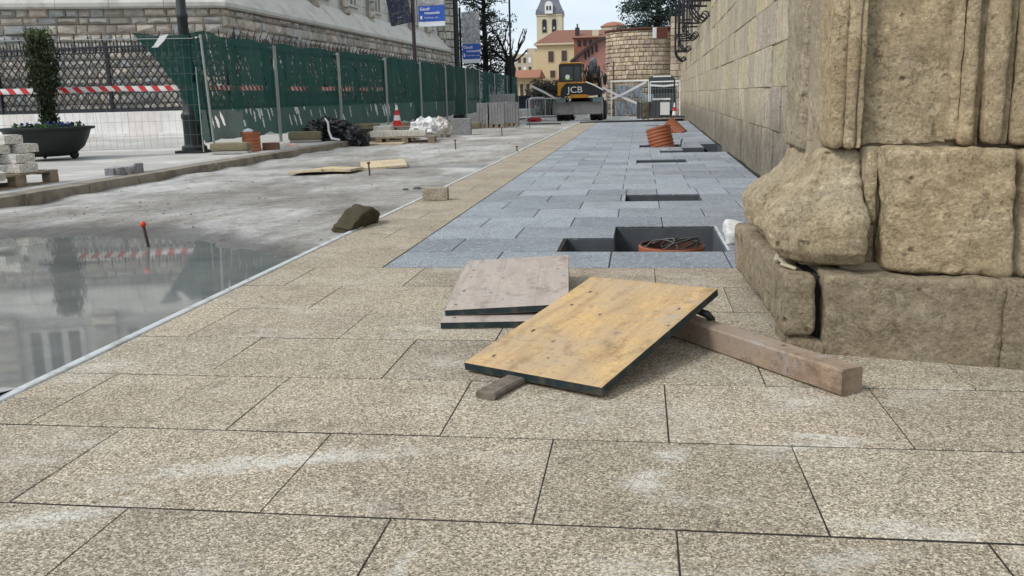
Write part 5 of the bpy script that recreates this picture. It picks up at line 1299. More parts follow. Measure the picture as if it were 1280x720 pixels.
def film_mat():
    s = NT('wrapped_film'); v = s.map((6, 6, 1.5)); base = s.mix(s.ramp(s.noise(1.2, 6, .7, v=v), [(.4, 0), (.65, 1)]), (.10, .12, .14), (.34, .40, .45))
    return s.done(base, .3, s.bump(s.noise(3, 5), .5, .05), spec=.5)
M['film'] = film_mat()
def wrapped(px0, px1, Y, z0, h, label, d=1.0):
    a, b = at(px0, 120, Y), at(px1, 120, Y); t = thing('wrapped_stack', label, 'stack', ((a.x + b.x) / 2, Y, fall(Y) + z0), 0, 'film wrapped stacks behind the mesh fence'); w = (b.x - a.x) / 2 - .03
    mb = MB(); v, f = rounded(-w, w, 0, d, .13, h, .05, .015, .12, seed=px0); mb.add(v, f); mb.build('wrapped_load', M['film'], t, smooth=40)
    mb = MB()
    for k in range(4): mb.box(-w, w, d * k / 4, d * k / 4 + .1, .0, .125)
    mb.build('pallet_base', M['pallet'], t)
wrapped(769, 784, 53.2, 0, .98, 'left lower film wrapped stack behind the crossed tape')
wrapped(785, 800, 53.2, 0, .98, 'second lower film wrapped stack behind the crossed tape')
wrapped(770, 786, 53.2, .99, .85, 'left upper film wrapped stack, standing on another')
wrapped(787, 804, 53.2, .99, .82, 'right upper film wrapped stack, standing on another')
wrapped(801, 818, 53.2, 0, 1.3, 'tall dark wrapped stack between the crossed tape and the van')
# van
def van(px0, px1, Y, ytop, label):
    a, b = at(px0, ytop, Y), at(px1, ytop, Y); zb = fall(Y) - .02; w = (b.x - a.x) / 2; h = a.z - zb
    t = thing('parked_van', label, 'van', ((a.x + b.x) / 2, Y, zb), 0)
    M['van'] = plain('van_paint', (.045, .055, .06), .35, var=.15, spec=.6)
    mb = MB(); mb.prism([(-w, .35), (w, .35), (w, h * .55), (w * .86, h * .93), (w * .7, h), (-w * .7, h), (-w * .86, h * .93), (-w, h * .55)], 0, 4.6); mb.build('body', M['van'], t)
    mb = MB(); mb.prism([(-w * .84, h * .58), (w * .84, h * .58), (w * .76, h * .88), (-w * .76, h * .88)], -.02, .05); mb.build('rear_window', M['glass'], t)
    mb = MB(); mb.prism([(-w * .62, h * .965), (w * .62, h * .965), (w * .6, h * 1.0), (-w * .6, h * 1.0)], -.03, .04); mb.build('roof_highlight', M['white_paint'], t)  # highlight at the top of the van, painted in as a white strip
    for x in (-w * .8, w * .8):
        for y in (.9, 3.7):
            mb = MB(); mb.lathe([(.1, -.1), (.30, -.11), (.33, -.06), (.33, .06), (.30, .11), (.1, .1)], 20, M=rot(0, R(90), 0, (x, y, .33))); mb.build('wheel', M['tyre'], t, smooth=40)
van(809, 846, 54.5, 95, 'dark grey van parked behind the mesh fence by the palace wall')
def car(x, y, z, label, col, rz=0):
    t = thing('parked_car', label, 'car', (x, y, z), rz)
    mb = MB(); mb.prism([(-.86, .28), (.86, .28), (.9, .6), (.86, .9), (-.86, .9), (-.9, .6)], 0, 4.2); mb.prism([(-.84, .9), (.84, .9), (.62, 1.44), (-.62, 1.44)], .3, 2.9); mb.build('body', col, t)
    mb = MB(); mb.prism([(-.72, .95), (.72, .95), (.58, 1.36), (-.58, 1.36)], .27, .31); mb.build('rear_window', M['glass'], t)
    for s_ in (-1, 1): mb = MB(); mb.box(s_ * .78 - .1, s_ * .78 + .1, -.02, .03, .68, .86); mb.build('tail_light', M['tape_red'], t)
    mb = MB(); mb.box(-.26, .26, -.025, .01, .45, .56); mb.build('number_plate', M['white_paint'], t)
    for a in (-.78, .78):
        for b in (.8, 3.3): mb = MB(); mb.lathe([(.1, -.1), (.28, -.1), (.31, -.05), (.31, .05), (.28, .1), (.1, .1)], 18, M=rot(0, R(90), 0, (a, b, .31))); mb.build('wheel', M['tyre'], t, smooth=40)
car(at(652, 130, 62).x, 62, -.48, 'dark blue car parked just beyond the end of the green fence', plain('car_blue', (.012, .018, .04), .3, spec=.6))
car(at(660, 130, 78).x, 78, -.6, 'pale grey car parked beyond the dark blue one', plain('car_silver', (.45, .46, .47), .3, spec=.6), R(4))
crumple('red_bag', (at(668, 147, 44).x, 44, fall(44) - .02), .35, .3, .16, plain('red_fabric', (.35, .02, .03), .7), 'small dark red bag on the roadway left of the excavator', 'bag', 51, .4, 1.8, 2, flat=.5)
board('white_board', at(757, 141, 49).x + .0, 49, fall(49) - .01, 2.3, .25, .14, 0, M['white_paint'], 'long white board lying behind the excavator wheel, under the taped fence', 'board')
board('white_board', at(784, 141, 49.4).x, 49.4, fall(49) - .01, 1.3, .25, .10, R(2), M['white_paint'], 'shorter white board lying to the right of the long one', 'board')
# dark stacks near the palace wall
t = thing('dark_slab_stack', 'dark slab stack under a brown cloth, left of the white panel', 'slab stack', (at(812, 140, 42.5).x, 42.5, fall(42.5)))
M['darkblock'] = plain('dark_block', (.055, .06, .065), .7, var=.4, scale=4)
mb = MB()
for k in range(7): mb.box(-.58 + k * .17, -.42 + k * .17, -.35, .35, .06, .80 - .03 * (k % 3) + (.08 if k > 3 else 0), bev=.01)
mb.build('slabs', M['darkblock'], t)
mb = MB(); v, f = rounded(-.34, .0, -.42, -.30, 0, .80, .05, .05, .05, seed=4, freq=4); mb.add(v, f); mb.build('cloth', plain('brown_cloth', (.10, .085, .055), .9, var=.4, scale=4), t, smooth=True)
board('white_sheet', at(831, 130, 42).x, 42.2, fall(42) + .2, .40, .5, .55, R(3), M['white_paint'], 'white upright sheet beside the dark slab stack', 'panel')
board('white_sheet', at(827, 122, 42.6).x, 42.6, fall(42) + .86, .8, .5, .07, R(-2), M['white_paint'], 'flat white panel laid across the dark slab stack', 'panel')
pallet(at(836, 147, 34).x, 34.0, fall(34) - .02, R(5), 'broken dark pallet by the far foot of the palace wall', 1.05, .8)
crumple('dark_rubble', (at(846, 143, 35).x, 35.2, fall(35) - .02), .42, .35, .14, M['darkblock'], 'heap of dark scraps behind the broken pallet at the palace wall', 'rubble', 61, .5, 2.5, 3, flat=.5)
cone(at(843, 143, 38).x, 38, fall(38), .70, 'striped cone with a dark rod beside the far palace wall')
mb = MB(); p = at(843, 120, 38); mb.tube([(p.x, 38.1, fall(38)), (p.x, 38.1, 1.45)], .03, 6); tag(mb.build('dark_rod', M['cable']), 'thin dark upright rod behind the cone by the palace wall', 'rod')
mb = MB(); mb.tube([(-2.0, 31.2, -.02), (-.8, 31.9, -.03), (.3, 32.1, -.03), (1.5, 32.6, -.03)], .045, 6); tag(mb.build('black_hose', M['cable'], smooth=True), 'long black hose lying across the earth beyond the grey paving', 'hose')
mb = MB(); mb.tube([(-4.2, 34, fall(34)), (-3.4, 34.3, fall(34)), (-2.9, 33.8, fall(34))], .03, 6); tag(mb.build('black_hose', M['cable'], smooth=True), 'short black hose on the roadway in front of the excavator', 'hose')
# ------------------------------------------------------------------ poles, banners and lamps
M['pole'] = plain('pole_black', (.015, .015, .018), .5, metal=.2, var=.3); M['pole_brown'] = plain('pole_brown', (.04, .025, .03), .5, metal=.2, var=.3)
M['blue'] = plain('banner_blue', (.035, .10, .42), .7, var=.06, scale=2); M['navy'] = plain('banner_navy', (.008, .016, .045), .7, var=.3, scale=3)
M['bwhite'] = plain('banner_white', (.70, .72, .76), .7, var=.04)
def photo_mat(name, a, b, c):
    s = NT(name); base = s.ramp(s.noise(7, 7, .75), [(.3, a), (.5, b), (.62, c)]); return s.done(base, .7)
M['photo'] = photo_mat('printed_photo', (.12, .12, .13), (.30, .31, .32), (.50, .50, .50)); M['navyphoto'] = photo_mat('navy_print', (.008, .014, .04), (.012, .02, .05), (.10, .085, .07))
def pole(name, x, y, h, r, label, mat, z=.1):
    t = thing(name, label, 'pole', (x, y, z)); mb = MB(); mb.lathe([(r * 2.2, 0), (r * 2.2, .12), (r * 1.4, .2), (r * 1.3, .9), (r, .95), (r * .9, h), (.01, h + .04)], 12); mb.build('shaft', mat, t, smooth=40)
    return t
b1 = at(518, 60, 29.6); b2 = at(571, 60, 36.5)
p1 = pole('banner_pole', b1.x, 29.6, 7.4, .062, 'slim dark brown pole between the navy banner and the nearer blue banner', M['pole_brown'])
p2 = pole('banner_pole', b2.x, 36.5, 7.4, .11, 'thick black pole left of the farther blue banner', M['pole'])
p2b = pole('banner_pole', at(576, 60, 36.8).x, 36.8, 4.3, .05, 'shorter thin black pole beside the thick one, at the farther blue banner', M['pole'])
for (t, zs_, L_) in ((p1, (5.3,), .95), (p1, (5.32,), -.80), (p2, (4.45, 5.6), -.45)):
    for z in zs_: mb = MB(); mb.tube([(0, 0, z), (L_, 0, z)], .018, 6); mb.build('arm', M['pole'], t)
def banner(label, x0, x1, y, z0, z1, zb, parts, tilt=0.0):
    t = thing('banner', label, 'banner', (x0, y, z0), 0, 'printed street banners'); t.rotation_euler = (0, tilt, 0); w = x1 - x0
    def pan(name, a, b, mat):
        mb = MB(); N = 8; vs = []
        for yy in (0, .012):
            for i in range(N + 1): 
                u = i / N; o = .03 * math.sin(u * 5 + a); vs += [(w * u, yy + o, a), (w * u, yy + o, b)]
        m = 2 * (N + 1); fs = []
        for i in range(N): q = 2 * i; fs += [(q, q + 2, q + 3, q + 1), (m + q + 1, m + q + 3, m + q + 2, m + q), (q, m + q, m + q + 2, q + 2), (q + 1, q + 3, m + q + 3, m + q + 1)]
        fs += [(0, 1, m + 1, m), (m - 2, 2 * m - 2, 2 * m - 1, m - 1)]
        mb.add(vs, fs); return mb.build(name, mat, t)
    for (n_, a, b, mat) in parts: pan(n_, a, b, mat)
    return t
sc1 = 29.6 / F
bn = banner('navy banner with faint gold print hanging askew left of the brown pole', at(489, 30, 29.5).x, at(516, 30, 29.5).x, 29.5, 3.22, 0, 0, [('printed_cloth', 0, 2.1, M['navyphoto'])], R(-9))
text('CASA BOTINES', .085, bn, 'lettering', plain('gold_print', (.24, .2, .13), .6), rot(R(90), 0, 0, (.08, -.045, .9)), .002)
text('museo', .06, bn, 'lettering', plain('pale_print', (.4, .42, .46), .6), rot(R(90), 0, 0, (.26, -.045, .2)), .002)
def blue_banner(label, xa, xb, Y, pyw0, pyw1, pyb0, pyp0):
    x0, x1 = at(xa, 40, Y).x, at(xb, 40, Y).x; z = lambda py: at((xa + xb) / 2, py, Y).z
    z0 = z(pyw0); t = banner(label, x0, x1, Y - .06, z0, 0, 0, [('white_hem', 0, z(pyw1) - z0, M['bwhite']), ('blue_panel', z(pyw1) - z0 + .001, z(pyb0) - z0, M['blue']), ('photo_panel', z(pyb0) - z0 + .001, z(pyp0) - z0, M['photo'])])
    w = x1 - x0; h = z(pyb0) - z(pyw1); zb_ = z(pyw1) - z0
    text('Gaudí', h * .27, t, 'lettering', M['bwhite'], rot(R(90), 0, 0, (w * .07, -.045, zb_ + h * .70)), .002, .002)
    text('transcendió', h * .24, t, 'lettering', M['bwhite'], rot(R(90), 0, 0, (w * .24, -.045, zb_ + h * .46)), .002, .002, sx=.9)
    text('Casa Botines · León', h * .13, t, 'lettering', M['bwhite'], rot(R(90), 0, 0, (w * .22, -.045, zb_ + h * .20)), .002, sx=.9)
    mb = MB(); mb.box(w * .08, w * .15, -.04, -.034, zb_ + h * .15, zb_ + h * .36); mb.build('small_emblem', M['bwhite'], t)
    return t
blue_banner('nearer blue and white banner with grey photo, right of the brown pole', 524.5, 557.5, 29.6, 33, 27, 7, -45)
blue_banner('farther blue and white banner with grey photo, right of the black poles', 577.5, 600, 36.6, 79, 74, 55, 15)
mb = MB(); 
# double lantern street lamp
lx = at(638, 60, 48).x
t = thing('double_lamp', 'tall black street lamp with two hanging lanterns above the bare tree', 'street lamp', (lx, 48, .1))
mb = MB(); mb.lathe([(.2, 0), (.2, .1), (.13, .2), (.12, .8), (.075, .9), (.06, 3), (.085, 3.05), (.085, 3.12), (.055, 3.2), (.045, 6.6), (.07, 6.65), (.02, 7.3)], 14)
for z in (5.75, 6.15): mb.lathe([(.05, z - .08), (.12, z), (.05, z + .08)], 12)
mb.build('shaft', M['pole'], t, smooth=40)
for s_ in (-1, 1):
    mb = MB(); mb.tube([(0, 0, 6.5), (.35 * s_, 0, 6.75), (.75 * s_, 0, 6.72), (.9 * s_, 0, 6.5)], .03, 6); mb.tube([(.14 * s_, 0, 6.3), (.15 * s_, 0, 5.75)], .02, 6); a_ = mb.build('arm', M['pole'], t)
    mb = MB(); mb.lathe([(.03, 5.74), (.12, 5.80), (.19, 5.98), (.20, 6.12)], 16, M=Matrix.Translation((.9 * s_, 0, 0))); mb.build('globe', M['lamp_glass'], a_, smooth=True)
    mb = MB(); mb.lathe([(.22, 6.12), (.22, 6.17), (.10, 6.35), (.03, 6.5)], 16, M=Matrix.Translation((.9 * s_, 0, 0))); mb.build('cap', M['pole'], a_, smooth=40)
pole('thin_pole', at(613, 70, 52).x, 52, 4.2, .05, 'thin dark pole in front of the evergreen tree, left of the pollarded tree', M['pole'])
t = pole('bracket_lamp', at(767, 90, 56).x, 56, 3.3, .045, 'slim brown pole with a scrolled bracket in front of the round stone wall', M['pole_brown'], -.5)
mb = MB(); mb.tube([(0, 0, 2.9), (-.3, 0, 3.25), (-.6, 0, 3.1), (-.5, 0, 2.8), (-.35, 0, 2.9)], .02, 5); mb.build('bracket', M['pole'], t)
mb = MB(); mb.lathe([(.05, 1.95), (.11, 2.1), (.14, 2.5), (.03, 2.65)], 8, M=Matrix.Translation((-.52, 0, 0))); mb.build('lantern', M['pole'], t)

# ------------------------------------------------------------------ round stone wall with brown plate
def rubble_mat():
    s = NT('rubble_stone'); base = s.mix(s.ramp(s.noise(1.5, 6, .7), [(.35, 0), (.65, 1)]), (.46, .37, .275), (.66, .57, .46)); base = s.mix(1.0, base, s.tone(), 'MULTIPLY')
    z = s.n('SeparateXYZ', 2, Vector=s.co); f = s.ramp(s.math('ADD', z, s.math('MULTIPLY', s.noise(1.2, 5), 1.2)), [(.2, .0), (.21, .0)])
    return s.done(base, .95, s.bump(s.noise(6, 6, .7), .8, .06), spec=.15)
M['rubble'] = rubble_mat(); M['rubble_joint'] = plain('rubble_joint', (.25, .20, .15), .95)
M['rust'] = plain('rust_plate', (.10, .030, .018), .8, var=.35, scale=3)
RY = 63.0; rc = at(804.5, 60, RY); rad = 2.45; ztop = at(790, 37, 60.2).z
rw = thing('round_stone_wall', 'curved pale rubble stone wall beneath the dark conifer, behind the fence', 'wall', (rc.x, RY, -.6)); rng = random.Random(8)
mb = MB(); z = 0.0; H_ = ztop + .6
while z < H_ - .03:
    h = rng.uniform(.20, .34); zz = min(H_, z + h); zz = H_ if H_ - zz < .1 else zz; a = math.pi * .9 + rng.uniform(0, .1)
    while a < math.pi * 1.95:
        l = rng.uniform(.20, .46) / rad; b = a + l; k = rng.uniform(.68, 1.15) * (.8 if z < 1.9 else 1); g = .022 / rad; q = rng.uniform(.04, .10)
        j = lambda: rng.uniform(-.025, .025)
        def C_(t, w, o): return Vector(((rad + o) * math.cos(t), (rad + o) * math.sin(t), w))
        o = [C_(a + .004, z + .01, 0), C_(b - .004, z + .01, 0), C_(b - .004, zz - .01, 0), C_(a + .004, zz - .01, 0)]
        i_ = [C_(a + g, z + .05 + j(), q), C_(b - g, z + .05 + j(), q), C_(b - g, zz - .05 + j(), q), C_(a + g, zz - .05 + j(), q)]
        mb.add(o + i_, [(4, 5, 6, 7)] + [(u, (u + 1) % 4, 4 + (u + 1) % 4, 4 + u) for u in range(4)], 0, (k, k * rng.uniform(.94, 1.0), k * rng.uniform(.85, 1.0))); a = b
    z = zz
mb.build('stone_facing', M['rubble'], rw)
mb = MB(); mb.lathe([(rad, 0), (rad, H_)], 60); mb.build('core', M['rubble_joint'], rw, smooth=40)
mb = MB(); mb.lathe([(rad + .14, H_), (rad + .16, H_ + .1), (rad - .3, H_ + .16)], 60); mb.build('coping', M['rust'], rw)
p = at(828, 41, 59.6); q = at(838, 41, 59.9)
mb = MB(); mb.box(-.36, .34, -.04, .04, -.33, .33, bev=.01); tag(mb.build('brown_plate', M['rust'], loc=(p.x, 59.65, p.z)), 'rust brown plate fixed at the top right of the round stone wall', 'plate')
p = at(819, 41, 59.7); mb = MB(); mb.box(-.16, .16, -.03, .03, -.32, .32, bev=.01); tag(mb.build('pale_plate', M['white_paint'], loc=(p.x, 59.72, p.z)), 'narrow pale plate left of the rust brown plate on the round wall', 'plate')
t = thing('stone_wall', 'straight rubble stone wall joining the round wall to the palace', 'wall', (at(838, 60, 60.5).x, 60.5, -.6)); mb = MB(); z = 0
while z < 6.0:
    h = rng.uniform(.28, .42); x = 0
    while x < 3: l = rng.uniform(.3, .6); k = rng.uniform(.7, 1.12); mb.box(x + .02, x + l - .02, -rng.uniform(.02, .07), .5, z + .015, z + h - .015, tone=(k, k * .97, k * .92), bev=.02); x += l
    z += h
mb.build('stone_facing', M['rubble'], t); mb = MB(); mb.box(0, 3, .02, .55, 0, 6); mb.build('core', M['rubble_joint'], t)

# ------------------------------------------------------------------ far buildings
M['cream_render'] = plain('cream_render', (.57, .50, .36), .9, var=.12, scale=.5, dirt=(.48, .42, .31)); M['yellow_render'] = plain('yellow_render', (.58, .48, .29), .9, var=.1, scale=.4)
M['slate'] = plain('slate_roof', (.13, .14, .17), .6, var=.25, scale=2); M['tiles'] = plain('clay_tiles', (.20, .095, .065), .9, var=.4, scale=3, bump=.5)
M['pink'] = plain('pink_brick', (.34, .165, .135), .9, var=.15, scale=.8); M['redbrick'] = plain('red_brick', (.23, .085, .06), .9, var=.2, scale=1); M['eave'] = plain('dark_eave', (.045, .035, .035), .8)
M['beige_flat'] = plain('beige_flats', (.46, .39, .30), .9, var=.12, scale=.4); M['orange_roof'] = plain('orange_roof', (.30, .13, .08), .85, var=.2); M['shutter'] = plain('brown_shutter', (.075, .05, .04), .7, var=.3)
def rect(px0, py0, px1, py1, Y): a, b = at(px0, py1, Y), at(px1, py0, Y); return a.x, b.x, a.z, b.z
# church tower
Y = 190; x0, x1, _, ze = rect(672, 17, 702, 95, Y); w = x1 - x0; cx = (x0 + x1) / 2
ct = thing('church_tower', 'cream church bell tower with slate roof and two arched belfry openings', 'tower', (cx, Y + w / 2, -.6)); hz = ze + .6
mb = MB(); mb.box(-w / 2, w / 2, -w / 2, w / 2, 0, hz); mb.build('shaft', M['cream_render'], ct)
mb = MB(); 
for z in (hz - 5.8, hz - .35): mb.box(-w / 2 - .14, w / 2 + .14, -w / 2 - .14, w / 2 + .14, z, z + .3, bev=.05)
mb.build('cornice', M['cream_render'], ct)
mb = MB(); mb.add([(sx * (w / 2 + .2) * k, sy * (w / 2 + .2) * k, hz + z) for (k, z) in ((1, 0), (.97, .6), (.70, 2.3), (.40, 4.8), (.10, 9.0)) for (sx, sy) in ((-1, -1), (1, -1), (1, 1), (-1, 1))],
    [(4 * r + i, 4 * r + (i + 1) % 4, 4 * r + 4 + (i + 1) % 4, 4 * r + 4 + i) for r in range(4) for i in range(4)] + [(16, 17, 18, 19), (3, 2, 1, 0)]); mb.build('slate_roof', M['slate'], ct)
for sx in (-1, 1):
    for sy in (-1, 1): mb = MB(); mb.box(sx * w * .47 - .25, sx * w * .47 + .25, sy * w * .47 - .25, sy * w * .47 + .25, hz, hz + .9); mb.build('corner_pinnacle', M['slate'], ct)
def arched(mb, xc, w_, z0, zs, y0, y1): mb.prism([(xc - w_ / 2, z0), (xc + w_ / 2, z0)] + [(xc + w_ / 2 * math.cos(t_), zs + w_ / 2 * math.sin(t_)) for t_ in np.linspace(0, math.pi, 9)], y0, y1)
mb = MB(); arched(mb, 0, 1.6, hz + .05, hz + 1.7, -w / 2 - .5, -w / 2 + .8); dm = mb.build('dormer', M['white_paint'], ct)
mb = MB(); arched(mb, -.3, .36, hz + .7, hz + 1.4, -w / 2 - .53, -w / 2 - .45); arched(mb, .3, .36, hz + .7, hz + 1.4, -w / 2 - .53, -w / 2 - .45); mb.build('dormer_opening', M['void'], dm)
for xc in (-.19 * w, .20 * w):
    mb = MB(); arched(mb, xc, w * .22, hz - 3.7, hz - 1.35, -w / 2 - .06, -w / 2 + .1); sr = mb.build('arch_surround', M['beige_flat'], ct)
    mb = MB(); arched(mb, xc, w * .17, hz - 3.6, hz - 1.4, -w / 2 - .09, -w / 2 + .05); mb.build('belfry_opening', M['void'], sr)
    mb = MB(); mb.lathe([(.24, 0), (.20, .15), (.12, .5), (.03, .55)], 12, M=Matrix.Translation((xc, -w / 2 - .1, hz - 3.0))); mb.build('bell', M['galv'], ct, smooth=40)
# yellow church house with hipped roof
Y = 150; x0, x1, z0, z1 = rect(672, 53, 719, 118, Y); w = x1 - x0
yb = thing('yellow_building', 'yellow rendered building with tiled hip roof and two tall shutters, below the tower', 'building', (x0, Y, -.6)); h = z1 + .6
mb = MB(); mb.box(0, w, 0, 12, 0, h); mb.box(-.9, .02, 2.5, 11, 0, h - 1.2); mb.build('walls', M['yellow_render'], yb)
mb = MB(); mb.add([(-.4, -.4, h), (w + .3, -.4, h), (w + .3, 12.4, h), (-.4, 12.4, h), (w * .42, 5, h + 2.3), (w + .3, 5, h + 2.3)], [(0, 1, 5, 4), (3, 0, 4), (2, 3, 4, 5), (1, 2, 5), (0, 3, 2, 1)]); mb.build('roof', M['tiles'], yb)
mb = MB(); mb.box(-.45, w + .3, -.45, 12.4, h - .3, h - .01); mb.build('cornice', M['cream_render'], yb)
for (a, b, c, d) in ((685.5, 64, 692, 77.5), (702, 63, 708.5, 76.5), (688, 88, 694, 97), (706, 88, 711, 97)):
    u0, u1, v0, v1 = rect(a, b, c, d, Y); mb = MB(); mb.box(u0 - x0 - .12, u1 - x0 + .12, -.06, .05, v0 + .6 - .12, v1 + .72); f = mb.build('window', M['cream_render'], yb)
    mb = MB(); mb.box(u0 - x0, u1 - x0, -.1, .02, v0 + .6, v1 + .6); mb.build('shutter', M['shutter'], f)
mb = MB(); mb.prism([(0, 0), (2.6, .9), (2.6, 1.1), (0, .35)], -1.6, 0, M=Matrix.Translation((w * .5, 0, h - 6.2))); mb.build('red_awning', plain('awning_red', (.35, .07, .05), .8), yb)
# nave roof behind
x0, x1, z0, z1 = rect(680, 48, 722, 60, 165)
nb = thing('church_nave', 'low church nave with dark tiled roof between the tower and the brick block', 'building', (x0, 165, -.6)); w = x1 - x0; h = z1 + .6
mb = MB(); mb.box(0, w, 0, 10, 0, h); mb.build('walls', M['cream_render'], nb); mb = MB(); mb.add([(-.3, -.4, h), (w, -.4, h), (w, 10.4, h), (-.3, 10.4, h), (w * .35, 5, h + 1.6), (w, 5, h + 1.9)], [(0, 1, 5, 4), (3, 0, 4), (2, 3, 4, 5), (1, 2, 5), (0, 3, 2, 1)]); mb.build('roof', M['tiles'], nb)
# brick block and pink building
Y = 132; x0, x1, z0, z1 = rect(718, 46, 764, 110, Y); w = x1 - x0; h = z1 + .6
bb = thing('brick_building', 'dark red brick block with tiled roof and chimney, right of the yellow building', 'building', (x0, Y, -.6))
mb = MB(); mb.box(0, w, 0, 12, 0, h); mb.build('walls', M['redbrick'], bb)
mb = MB(); mb.add([(-.3, -.4, h), (w + .3, -.4, h), (w + .3, 12, h), (-.3, 12, h), (.5, 5, h + 1.4), (w + .3, 5, h + 1.3)], [(0, 1, 5, 4), (3, 0, 4), (2, 3, 4, 5), (1, 2, 5), (0, 3, 2, 1)]); rf = mb.build('roof', M['tiles'], bb)
u = at(721, 44, Y).x - x0; mb = MB(); mb.box(u - .3, u + .3, 1, 1.6, h, h + 1.5, bev=.04); mb.box(u - .1, u + .1, 1.2, 1.4, h + 1.5, h + 2.0); mb.build('chimney', M['eave'], rf)
u = at(744, 50, Y).x - x0; mb = MB(); mb.box(u - .45, u + .45, .6, 1.6, h - .3, h + 1.1, bev=.04); mb.build('chimney', M['cream_render'], rf)
for (a, b, c, d) in ((722, 50, 726, 58), (729, 50, 733, 57), (736, 49.5, 740, 55)): 
    u0, u1, v0, v1 = rect(a, b, c, d, Y); mb = MB(); mb.box(u0 - x0, u1 - x0, -.08, .02, v0 + .6, v1 + .6); mb.build('window', M['void'], bb)
Y = 112; pk = [(717, 77), (747, 51.5), (763, 48), (763, 112), (717, 112)]; o0 = at(717, 112, Y)
pb = thing('pink_building', 'pink brick building with a dark slanting eave, beside the round stone wall', 'building', (o0.x, Y, -.6)); P_ = [at(a, b, Y) for a, b in pk]; poly = [(q.x - o0.x, max(0, q.z + .6)) for q in P_]; poly[3] = (poly[3][0], 0); poly[4] = (0, 0)
mb = MB(); mb.prism(poly, 0, 11); mb.build('walls', M['pink'], pb)
mb = MB(); a, b, c = poly[0], poly[1], poly[2]; mb.prism([(a[0] - .4, a[1] - .25), (b[0], b[1] - .02), (b[0], b[1] + .35), (a[0] - .4, a[1] + .12)], -.5, 11.3); mb.prism([(b[0], b[1] + .001), (c[0], c[1] + .01), (c[0], c[1] + .3), (b[0], b[1] + .35)], -.49, 11.3); mb.build('eave', M['eave'], pb)
for (px, py) in ((732, 69.5), (736, 66.5), (740.5, 63), (745.5, 60)):
    q = at(px, py, Y); mb = MB(); mb.box(q.x - o0.x - .13, q.x - o0.x + .13, -.06, .03, q.z + .6 - .45, q.z + .6 + .4); mb.build('window', M['void'], pb)
mb = MB(); q = at(754, 100, Y); mb.box(-.5, poly[3][0] + .2, -.4, -.02, 0, 2.3); mb.build('grey_base', M['beige_flat'], pb)
# drum-shaped lantern roof
Y = 170; x0, x1, z0, z1 = rect(750, 32, 783, 48, Y); r = (x1 - x0) / 2
dr = thing('drum_tower', 'low round cream drum with a flat clay roof behind the round stone wall', 'building', ((x0 + x1) / 2, Y + r, -.6)); h = z1 + .6
mb = MB(); mb.lathe([(r, 0), (r, h - 1.0), (r * .93, h - .95), (r * .93, h)], 40); mb.build('drum', M['beige_flat'], dr, smooth=40)
mb = MB(); mb.lathe([(r * 1.02, h), (r * 1.02, h + .15), (r * .55, h + .75), (.05, h + .95)], 40); mb.build('roof', M['orange_roof'], dr, smooth=30)
# flats far away and low orange roofed house
Y = 260; x0, x1, z0, z1 = rect(640, 67, 673, 110, Y); fl = thing('apartment_block', 'far beige apartment block behind the bare tree, left of the tower', 'building', (x0, Y, -.6)); h = z1 + .6; w = x1 - x0
mb = MB(); mb.box(0, w, 0, 14, 0, h); mb.box(w * .55, w * .85, 2, 8, h, h + 1.6); mb.build('walls', M['beige_flat'], fl)
for i in range(5):
    for k in range(5):
        mb = MB(); u = w * (.06 + .19 * i); z = h - 2.4 - k * 2.5; mb.box(u, u + w * .10, -.06, .04, z, z + 1.4); mb.build('window', M['shutter'] if (i + k) % 3 else M['white_paint'], fl)
Y = 140; x0, x1, z0, z1 = rect(640, 97, 672, 118, Y); lo = thing('low_house', 'low yellow house with an orange roof at the end of the street', 'building', (x0, Y, -.6)); h = z1 + .6; w = x1 - x0
mb = MB(); mb.box(0, w, 0, 8, 0, h); mb.build('walls', M['yellow_render'], lo)
mb = MB(); mb.add([(-.4, -1.0, h), (w + .4, -1.0, h), (w + .4, 9, h), (-.4, 9, h), (-.4, 4, h + 1.3), (w + .2, 4, h + 1.3)], [(0, 1, 5, 4), (3, 0, 4), (2, 3, 4, 5), (1, 2, 5), (0, 3, 2, 1)]); mb.build('roof', M['orange_roof'], lo)
for k in range(4): mb = MB(); u = w * (.08 + .24 * k); mb.box(u, u + w * .12, -.06, .04, .2, h - .9); mb.build('window', M['shutter'], lo)

# ------------------------------------------------------------------ trees
def tree(name, label, px, Y, zb, limbs, clumps, lsize, per, mat, bark, trunk_r=.25, spread=1.0, seed=1, asp=1.8, group=None):
    x = at(px, 100, Y).x; t = thing(name, label, 'tree', (x, Y, zb), 0, group); mb = MB()
    for pts, r in limbs: mb.tube([Vector(p) for p in pts], r, 7)
    mb.build('trunk', bark, t, smooth=50)
    if clumps: mb = MB(); leaves(mb, random.Random(seed), clumps, lsize, per, spread, asp); mb.build('crown', mat, t)
    return t
rg = random.Random(21)
# dark conifer behind the round wall
cl = []; Y = 88; s_ = Y / F; limbs = [([(0, 0, 0), (0, 0, 8), (.1, 0, 17)], [.4, .32, .08])]
for k in range(30):
    z = 7.0 + k * .36; rr_ = 3.9 * (1 - max(0, z - 9) / 11) ** .8; n = 7
    for j in range(n):
        a = rg.uniform(0, 6.28); R_ = rr_ * rg.uniform(.75, 1.1); limbs.append(([(0, 0, z - .5), (R_ * .5 * math.cos(a), R_ * .5 * math.sin(a), z - .1), (R_ * math.cos(a), R_ * math.sin(a), z - .2)], [.07, .04, .015]))
        for q in (.35, .6, .8, 1.0): cl.append((Vector((R_ * q * math.cos(a), R_ * q * math.sin(a), z - .1 - .2 * q + rg.uniform(-.2, .2))), .62, rg.uniform(.55, 1.35)))
tree('conifer_tree', 'dark blue green conifer rising behind the round stone wall', 822, Y, -.6, limbs, cl, .13, 26, M['conifer'], M['bark'], seed=3)
